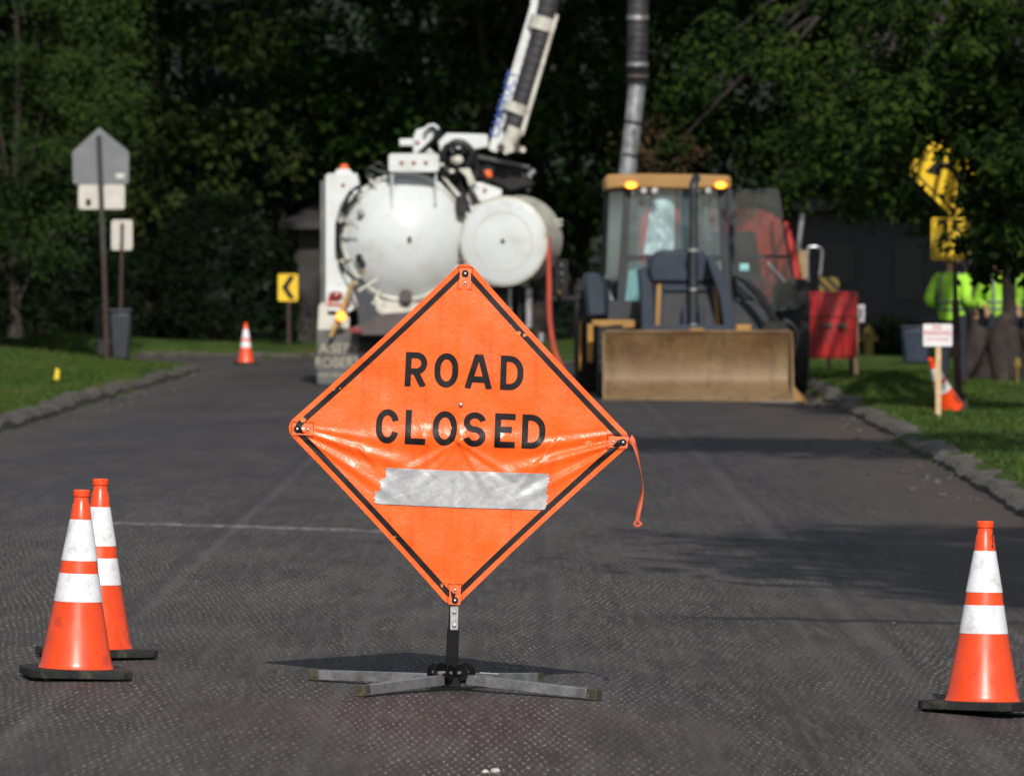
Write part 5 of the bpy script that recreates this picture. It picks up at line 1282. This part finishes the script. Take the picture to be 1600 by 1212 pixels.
# ------------------------------------------------------------ signs
def rrect(px0, px1, py0, py1, r):
    o = []
    for cx_, cy_, a0 in ((px1 - r, py0 + r, -90), (px1 - r, py1 - r, 0), (px0 + r, py1 - r, 90), (px0 + r, py0 + r, 180)):
        for k in range(5): a = R(a0 + 22.5 * k); o.append((cx_ + r * math.cos(a), cy_ + r * math.sin(a)))
    return o
d = 100.
ps = thing('pentagon_sign', 'back of a grey pentagon sign with two pale plates on a leaning post', 'road sign', (gx(168, d), d, lawn_z(gx(168, d), d)))
mb = MB(); mb.ppoly([(155, 199), (200, 236), (201.5, 240), (201, 285), (198, 288), (117, 288), (114, 285), (113, 240), (114.5, 236)], d + .05, d + .054); sb = mb.build('pentagon_plate', M['sign_back'], ps)
mb = MB(); mb.pbox(181, 194, 271, 279, d + .04, d + .048); mb.build('sticker', M['plate_back'], sb)
for a, b in ((122.5, 157), (161, 195)):
    mb = MB(); mb.ppoly(rrect(a, b, 288.5, 327, 4), d + .05, d + .054); pb_ = mb.build('small_plate', M['plate_back'], ps)
mb = MB(); mb.ppoly(rrect(134, 142, 311, 322, 2), d + .044, d + .049); mb.build('sticker', M['dark_metal'], ps)
mb = MB(); bar(mb, P(154.5, 212, d), P(162, 400, d), .075, .05); mb.build('post', M['post_green'], ps)
mb = MB(); bar(mb, P(162, 399, d), P(168, 578, d), .07, .06); mb.build('post_sleeve', M['post_rust'], ps)
d = 104.
s2 = thing('plate_sign', 'back of a small white upright sign on a brown post behind the bins', 'road sign', (gx(187, d), d, .2))
mb = MB(); mb.ppoly(rrect(174, 207, 343.5, 391, 4), d + .04, d + .044); mb.build('sign_plate', M['plate_back'], s2)
mb = MB(); bar(mb, P(191, 349, d), P(187, 575, d), .05, .05); mb.build('post', M['post_rust'], s2)
d = 124.
ch = thing('chevron_sign', 'yellow chevron sign pointing left on a brown post by the bend', 'road sign', (gx(451, d), d, .1))
mb = MB(); mb.ppoly(rrect(434.5, 465.5, 428, 470.5, 3), d, d + .006); cp = mb.build('sign_plate', M['sign_yellow'], ch)
mb = MB(); mb.ppoly([(461, 431), (452, 431), (440, 449), (452, 467), (461, 467), (450, 449)], d - .012, d - .004); mb.build('chevron_arrow', M['black_ink'], cp)
mb = MB(); bar(mb, P(451, 470, d + .04), P(452, 560, d + .04), .07, .06); mb.build('post', M['post_rust'], ch)
# marking flag
d = 82.
x_, z_ = gx(88, d), lawn_z(gx(88, d), d)
fg = thing('marking_flag', 'tiny yellow marking flag stuck in the left lawn', 'flag', (x_, d, z_))
mb = MB(); mb.cyl((x_ - .02, d, z_ - .05), (x_ - .01, d, z_ + .16), .004, n=6); mb.build('wire', M['dark_metal'], fg)
mb = MB(); mb.face([(x_ - .03, d - .01, z_ + .02), (x_ + .03, d + .01, z_ + .0), (x_ + .04, d, z_ + .14), (x_ - .005, d - .01, z_ + .17)]); mb.build('flag_cloth', M['flag'], fg)
# curve warning sign + 25 mph
d = 75.
ws = thing('curve_warning_sign', 'yellow diamond curve warning sign with a 25 MPH plate under it, half hidden by leaves', 'road sign', (gx(1497, d), d, .1))
mb = MB(); mb.ppoly([(1490, 191), (1563, 262), (1564, 268), (1493, 338), (1487, 338), (1416, 268), (1416, 262), (1487, 191)], d - .03, d - .024); dp = mb.build('diamond_plate', M['sign_yellow'], ws)
mb = MB(); o_, i_ = 67, 63
for s, t in (((0, -1), (1, 0)), ((1, 0), (0, 1)), ((0, 1), (-1, 0)), ((-1, 0), (0, -1))):
    mb.ppoly([(1490 + s[0] * o_, 265 + s[1] * o_), (1490 + t[0] * o_, 265 + t[1] * o_), (1490 + t[0] * i_, 265 + t[1] * i_), (1490 + s[0] * i_, 265 + s[1] * i_)], d - .036, d - .032)
mb.build('border_line', M['black_ink'], dp)
mb = MB(); mb.curve([P(a, b, d - .045) for a, b in ((1500, 312), (1500, 285), (1492, 268), (1478, 258), (1462, 262))], .032, 8, 6, flat=1.); mb.ppoly([(1447, 268), (1466, 248), (1470, 275)], d - .05, d - .042); mb.build('curve_arrow', M['black_ink'], dp)
mb = MB(); mb.ppoly(rrect(1455, 1515, 340, 406, 4), d - .03, d - .024); sp_ = mb.build('speed_plate', M['sign_yellow'], ws)
mb = MB()
for (a, b, c, e) in ((1457.5, 1512.5, 343, 344.8), (1457.5, 1512.5, 401.5, 403.3), (1457.5, 1459, 345, 401), (1511, 1512.5, 345, 401)): mb.pbox(a, b, c, e, d - .036, d - .032)
mb.build('border_line', M['black_ink'], sp_)
text('speed_number', '25', M['black_ink'], sp_, P(1485, 363, d - .036), .34, 0, .95); text('speed_unit', 'MPH', M['black_ink'], sp_, P(1485, 391, d - .036), .13)
mb = MB(); bar(mb, P(1488, 195, d), P(1493, 470, d), .055, .05); bar(mb, P(1493, 469, d), P(1498, 640, d), .085, .06); mb.build('post', M['post_rust'], ws)
# yellow plate at the edge
d = 83.
ye = thing('yellow_edge_sign', 'corner of a yellow plate at the right edge beside the workers', 'road sign', (gx(1604, d), d, .1))
mb = MB(); mb.ppoly([(1588, 404), (1601, 391), (1616, 404), (1616, 408), (1588, 408)], d, d + .006); mb.build('sign_plate', M['sign_yellow'], ye)
mb = MB(); bar(mb, P(1602, 400, d + .04), P(1604, 600, d + .04), .05, .05); mb.build('post', M['dark_metal'], ye)
yf = thing('yellow_marker', 'small yellow marker beside the big tree trunk at the right edge', 'marker', (gx(1592, 88), 88, .1))
mb = MB(); mb.ball(P(1590, 568, 88), .07, (.7, .4, 1.2), 10); mb.build('marker_head', M['hydrant'], yf)
mb = MB(); mb.cyl(P(1590, 570, 88), P(1590, 598, 88), .015, n=8); mb.build('marker_stem', M['hydrant'], yf)
# no parking sign
d = 67.
x_ = gx(1466, d); zg = lawn_z(x_, d)
np_ = thing('no_parking_sign', 'white NO PARKING board with red print on a pine stake in the right lawn', 'sign', (x_, d, zg))
mb = MB(); mb.box(gx(1462, d), gx(1470.5, d), d, d + .02, min(zg, gz(646, d)) - .05, gz(520, d)); mb.build('stake', M['stake'], np_)
mb = MB(); mb.ppoly(rrect(1442.5, 1488, 506, 541, 2), d - .008, d - .002); nb = mb.build('board', M['sign_white'], np_)
text('sign_text', 'NO', M['red_ink'], nb, P(1465, 511.5, d - .010), .062); text('sign_text', 'PARKING', M['red_ink'], nb, P(1465.5, 520.5, d - .010), .068, 0, 1.0); text('sign_text', 'POLICE ORDER', M['red_ink'], nb, P(1465, 530, d - .010), .030, 0, 1.1)

# ------------------------------------------------------------ houses
hg = 123.
hr = thing('grey_house', 'dark grey lap sided house in deep shade behind the right lawn', 'house', (gx(1430, hg), hg, 0))
mb = MB(); mb.box(gx(1250, hg), gx(1760, hg), hg, hg + 6, -.1, gz(330, hg)); mb.build('wall', M['siding_grey'], hr)
mb = MB(); xx0, xx1, zt_ = gx(1225, hg), gx(1790, hg), gz(330, hg)
v = [mb.bm.verts.new(p) for p in ((xx0, hg - .5, zt_), (xx1, hg - .5, zt_), (xx1, hg + 6.5, zt_), (xx0, hg + 6.5, zt_), (xx0 + .4, hg + 3, zt_ + 1.6), (xx1 - .4, hg + 3, zt_ + 1.6))]
for f in ((0, 1, 5, 4), (2, 3, 4, 5), (3, 0, 4), (1, 2, 5), (0, 3, 2, 1)): mb.bm.faces.new([v[i] for i in f])
mb.build('roof', M['roof'], hr)
for a, b, c, e in ((1402, 1438, 380, 465), (1560, 1620, 380, 465), (1290, 1330, 385, 440)):
    mb = MB(); mb.pbox(a - 4, b + 4, c - 4, e + 4, hg - .05, hg - .002); wn = mb.build('window', M['trim'], hr)
    mb = MB(); mb.pbox(a, b, c, e, hg - .06, hg - .052); mb.build('pane', M['windowdark'], wn)
hg = 137.
hl = thing('tan_house', 'low tan house with dark overhanging roof left of the vacuum truck', 'house', (gx(560, hg), hg, 0))
mb = MB(); mb.box(gx(466, hg), gx(800, hg), hg, hg + 6, -.1, gz(350, hg)); mb.build('wall', M['siding_tan'], hl)
mb = MB(); xx0, xx1, zt_ = gx(437, hg), gx(830, hg), gz(349, hg)
v = [mb.bm.verts.new(p) for p in ((xx0, hg - .6, zt_), (xx1, hg - .6, zt_), (xx1, hg + 6.5, zt_), (xx0, hg + 6.5, zt_), (xx0 + 1.2, hg + 3, zt_ + .75), (xx1 - 1.2, hg + 3, zt_ + .75))]
for f in ((0, 1, 5, 4), (2, 3, 4, 5), (3, 0, 4), (1, 2, 5), (0, 3, 2, 1)): mb.bm.faces.new([v[i] for i in f])
rf2 = mb.build('roof', M['roof'], hl)
mb = MB(); mb.box(xx0, xx1, hg - .64, hg - .603, zt_ - .12, zt_ + .05); mb.build('fascia', M['trim'], rf2)

# ------------------------------------------------------------ workers
def person(label, x, y, yaw, arm, hat):
    z0 = lawn_z(x, y)
    t = thing('person', label, 'worker', (x, y, z0), 'workers in lime high visibility shirts')
    t.rotation_euler = (0, 0, yaw)
    V = []; E = []; RR = []
    def add(p, r, par=None):
        V.append(p); RR.append(r)
        if par is not None: E.append((par, len(V) - 1))
        return len(V) - 1
    pel = add((0, 0, .95), .135); wst = add((0, .0, 1.1), .125, pel); chs = add((0, .01, 1.32), .150, wst); nk = add((0, .02, 1.47), .065, chs); n2 = add((0, .0, 1.55), .058, nk)
    hd = add((0, -.01, 1.64), .095, n2); ht = add((0, .0, 1.73), .085, hd)
    for s in (-1, 1):
        hp = add((s * .10, 0, .90), .10, pel); kn = add((s * .12, -.01, .50), .062, hp); an = add((s * .13, .02, .10), .042, kn); ft = add((s * .14, -.14, .045), .04, an)
        sh = add((s * .19, .01, 1.40), .062, chs); el = add((s * .27, arm * .12 + .02, 1.12), .045, sh); wr = add((s * .24, -arm * .22, 1.0 if arm else .88), .03, el)
        hx, hy, hz = V[wr]; ha = add((hx, hy - .05 * (1 if arm else .2), hz - .05), .034, wr)
        for f in range(4):
            f1 = add((hx - s * (.022 - .015 * f), hy - .08, hz - .09), .010, ha); add((hx - s * (.022 - .015 * f), hy - .075, hz - .125 - .006 * (f in (1, 2))), .008, f1)
        th = add((hx - s * .04, hy - .07, hz - .05), .011, ha); add((hx - s * .05, hy - .09, hz - .075), .009, th)
    me = bpy.data.meshes.new('body'); me.from_pydata(V, E, [])
    o = bpy.data.objects.new('body', me); COL.objects.link(o); o.parent = t
    sk = o.modifiers.new('skin', 'SKIN'); sv = me.skin_vertices[0].data
    for i, r in enumerate(RR): sv[i].radius = (r, r * (.75 if i in (0, 1, 2) else 1))
    sv[0].use_root = True
    sk.use_smooth_shade = True
    ss = o.modifiers.new('smooth', 'SUBSURF'); ss.levels = 1; ss.render_levels = 2
    me.materials.append(M['skin'])
    def lo(mb, name, m, par=t): return mb.build(name, M[m], par, local=True, smooth=70)
    mb = MB(); bm = mb.bm; prev = None
    for z, rx, ry in ((.86, .185, .135), (.95, .19, .14), (1.08, .175, .13), (1.22, .195, .14), (1.34, .215, .145), (1.42, .20, .12), (1.47, .12, .09), (1.50, .075, .075)):
        row = [bm.verts.new((rx * math.cos(a), .01 + ry * math.sin(a) + .006 * math.sin(a * 5 + z * 20), z)) for a in np.linspace(0, 2 * math.pi, 25)[:-1]]
        if prev:
            for i in range(24): bm.faces.new((prev[i], prev[(i + 1) % 24], row[(i + 1) % 24], row[i]))
        prev = row
    for s in (-1, 1):
        mb.tube(catmull([(s * .15, .01, 1.42), (s * .21, .015, 1.36), (s * .27, arm * .12 + .02, 1.13), (s * .255, -arm * .1, 1.06)], 4), [.085, .088, .088, .085, .08, .078, .075, .072, .07, .068, .066, .062, .06], 14)
    vest = lo(mb, 'work_shirt', 'hivis')
    mb = MB()
    for z, rx, ry in ((1.10, .181, .136), (1.0, .191, .143)):
        mb.tube([(rx * math.cos(a), .01 + ry * math.sin(a), z) for a in np.linspace(0, 2 * math.pi, 33)], .018, 6)
    for s in (-1, 1): mb.curve([(s * .10, -.14, .95), (s * .11, -.15, 1.2), (s * .11, -.13, 1.40), (s * .10, .0, 1.475), (s * .11, .15, 1.35), (s * .10, .15, 1.05)], .018, 6, 5)
    lo(mb, 'reflective_stripe', 'hivis_tape', vest)
    mb = MB(); mb.tube([(0, 0, 1.0), (0, 0, .84)], [.165, .17], 20, flat=.75)
    for s in (-1, 1): mb.tube(catmull([(s * .09, 0, .92), (s * .11, -.01, .5), (s * .13, .02, .08)], 5), [.115, .11, .10, .095, .09, .082, .08, .078, .074, .07, .068], 14)
    lo(mb, 'trousers', 'trousers')
    for s in (-1, 1):
        mb = MB(); mb.ball((s * .135, -.06, .06), .06, (.85, 2.2, 1.05), 14); mb.tube([(s * .13, .02, .05), (s * .13, .02, .17)], [.06, .058], 12); lo(mb, 'boot', 'boots')
    mb = MB(); mb.ball((0, .012, 1.70), .105, (.95, 1.05, .95), 18)
    for v in list(mb.bm.verts):
        if v.co.z < 1.66 and v.co.y < .03: v.co.y = max(v.co.y, .0); v.co.z = max(v.co.z, 1.68)
    lo(mb, 'hair', 'hair')
    mb = MB()
    for s in (-1, 1): mb.ball((s * .034, -.098, 1.665), .012, n=8)
    lo(mb, 'eyes', 'windowdark')
    mb = MB(); mb.tube([(0, -.095, 1.665), (0, -.118, 1.635)], [.010, .017], 8); mb.tube([(-.022, -.098, 1.60), (.022, -.098, 1.60)], .006, 6)
    for s in (-1, 1): mb.ball((s * .097, .0, 1.645), .026, (.4, .8, 1.1), 8)
    lo(mb, 'face_features', 'skin')
    if hat:
        mb = MB(); mb.lathe([(0, .15), (.008, .15), (.012, .118), (.06, .115), (.10, .085), (.12, 0)], (0, -.005, 1.715), (0, -.06, 1), 28); lo(mb, 'hard_hat', 'hivis')
    return t
d = 87.; person('lime shirted worker standing behind the yellow 25 plate post', gx(1487, d), d, R(155), 1, False)
d = 95.; person('lime shirted worker standing before the big trunk, left of the other by the trunk', gx(1560, d), d, R(10), 1, False)
d = 95.5; person('lime shirted worker cut off by the right edge of the photo', gx(1603, d), d, R(-20), 0, False)

# ------------------------------------------------------------ camera, light, world
cam = bpy.data.cameras.new('camera'); co = bpy.data.objects.new('camera', cam); COL.objects.link(co)
co.location = (0, 0, H); co.rotation_euler = (R(90), 0, 0)
cam.sensor_width = 36; cam.lens = F / 1600 * 36; cam.shift_y = -(606 - YH) / 1600.
cam.clip_end = 3000; cam.clip_start = .5
cam.dof.use_dof = True; cam.dof.focus_distance = DS; cam.dof.aperture_fstop = 9.2
S.camera = co
EL, AZ = 34., 6.        # sun behind the camera, a little to the right
sun = bpy.data.lights.new('sun', 'SUN'); so_ = bpy.data.objects.new('sun', sun); COL.objects.link(so_)
sun.energy = 4.35; sun.angle = R(.9); sun.color = (1., .955, .88)
dirv = Vector((math.sin(R(AZ)) * math.cos(R(EL)), -math.cos(R(AZ)) * math.cos(R(EL)), math.sin(R(EL))))
so_.rotation_euler = dirv.to_track_quat('Z', 'Y').to_euler(); so_.location = (10, -20, 30)
w = bpy.data.worlds.new('World'); S.world = w; w.use_nodes = True
wn = w.node_tree; bg = wn.nodes['Background']; sk = wn.nodes.new('ShaderNodeTexSky'); sk.sky_type = 'NISHITA'; sk.sun_disc = False
sk.sun_elevation = R(EL); sk.sun_rotation = math.atan2(dirv.x, dirv.y)
hs = wn.nodes.new('ShaderNodeHueSaturation'); hs.inputs['Saturation'].default_value = .55; wn.links.new(sk.outputs[0], hs.inputs['Color']); wn.links.new(hs.outputs[0], bg.inputs[0]); bg.inputs[1].default_value = .10
S.view_settings.view_transform = 'Standard'; S.view_settings.look = 'None'; S.view_settings.exposure = 0
S.cycles.max_bounces = 6; S.cycles.transparent_max_bounces = 12; S.cycles.sample_clamp_indirect = 6
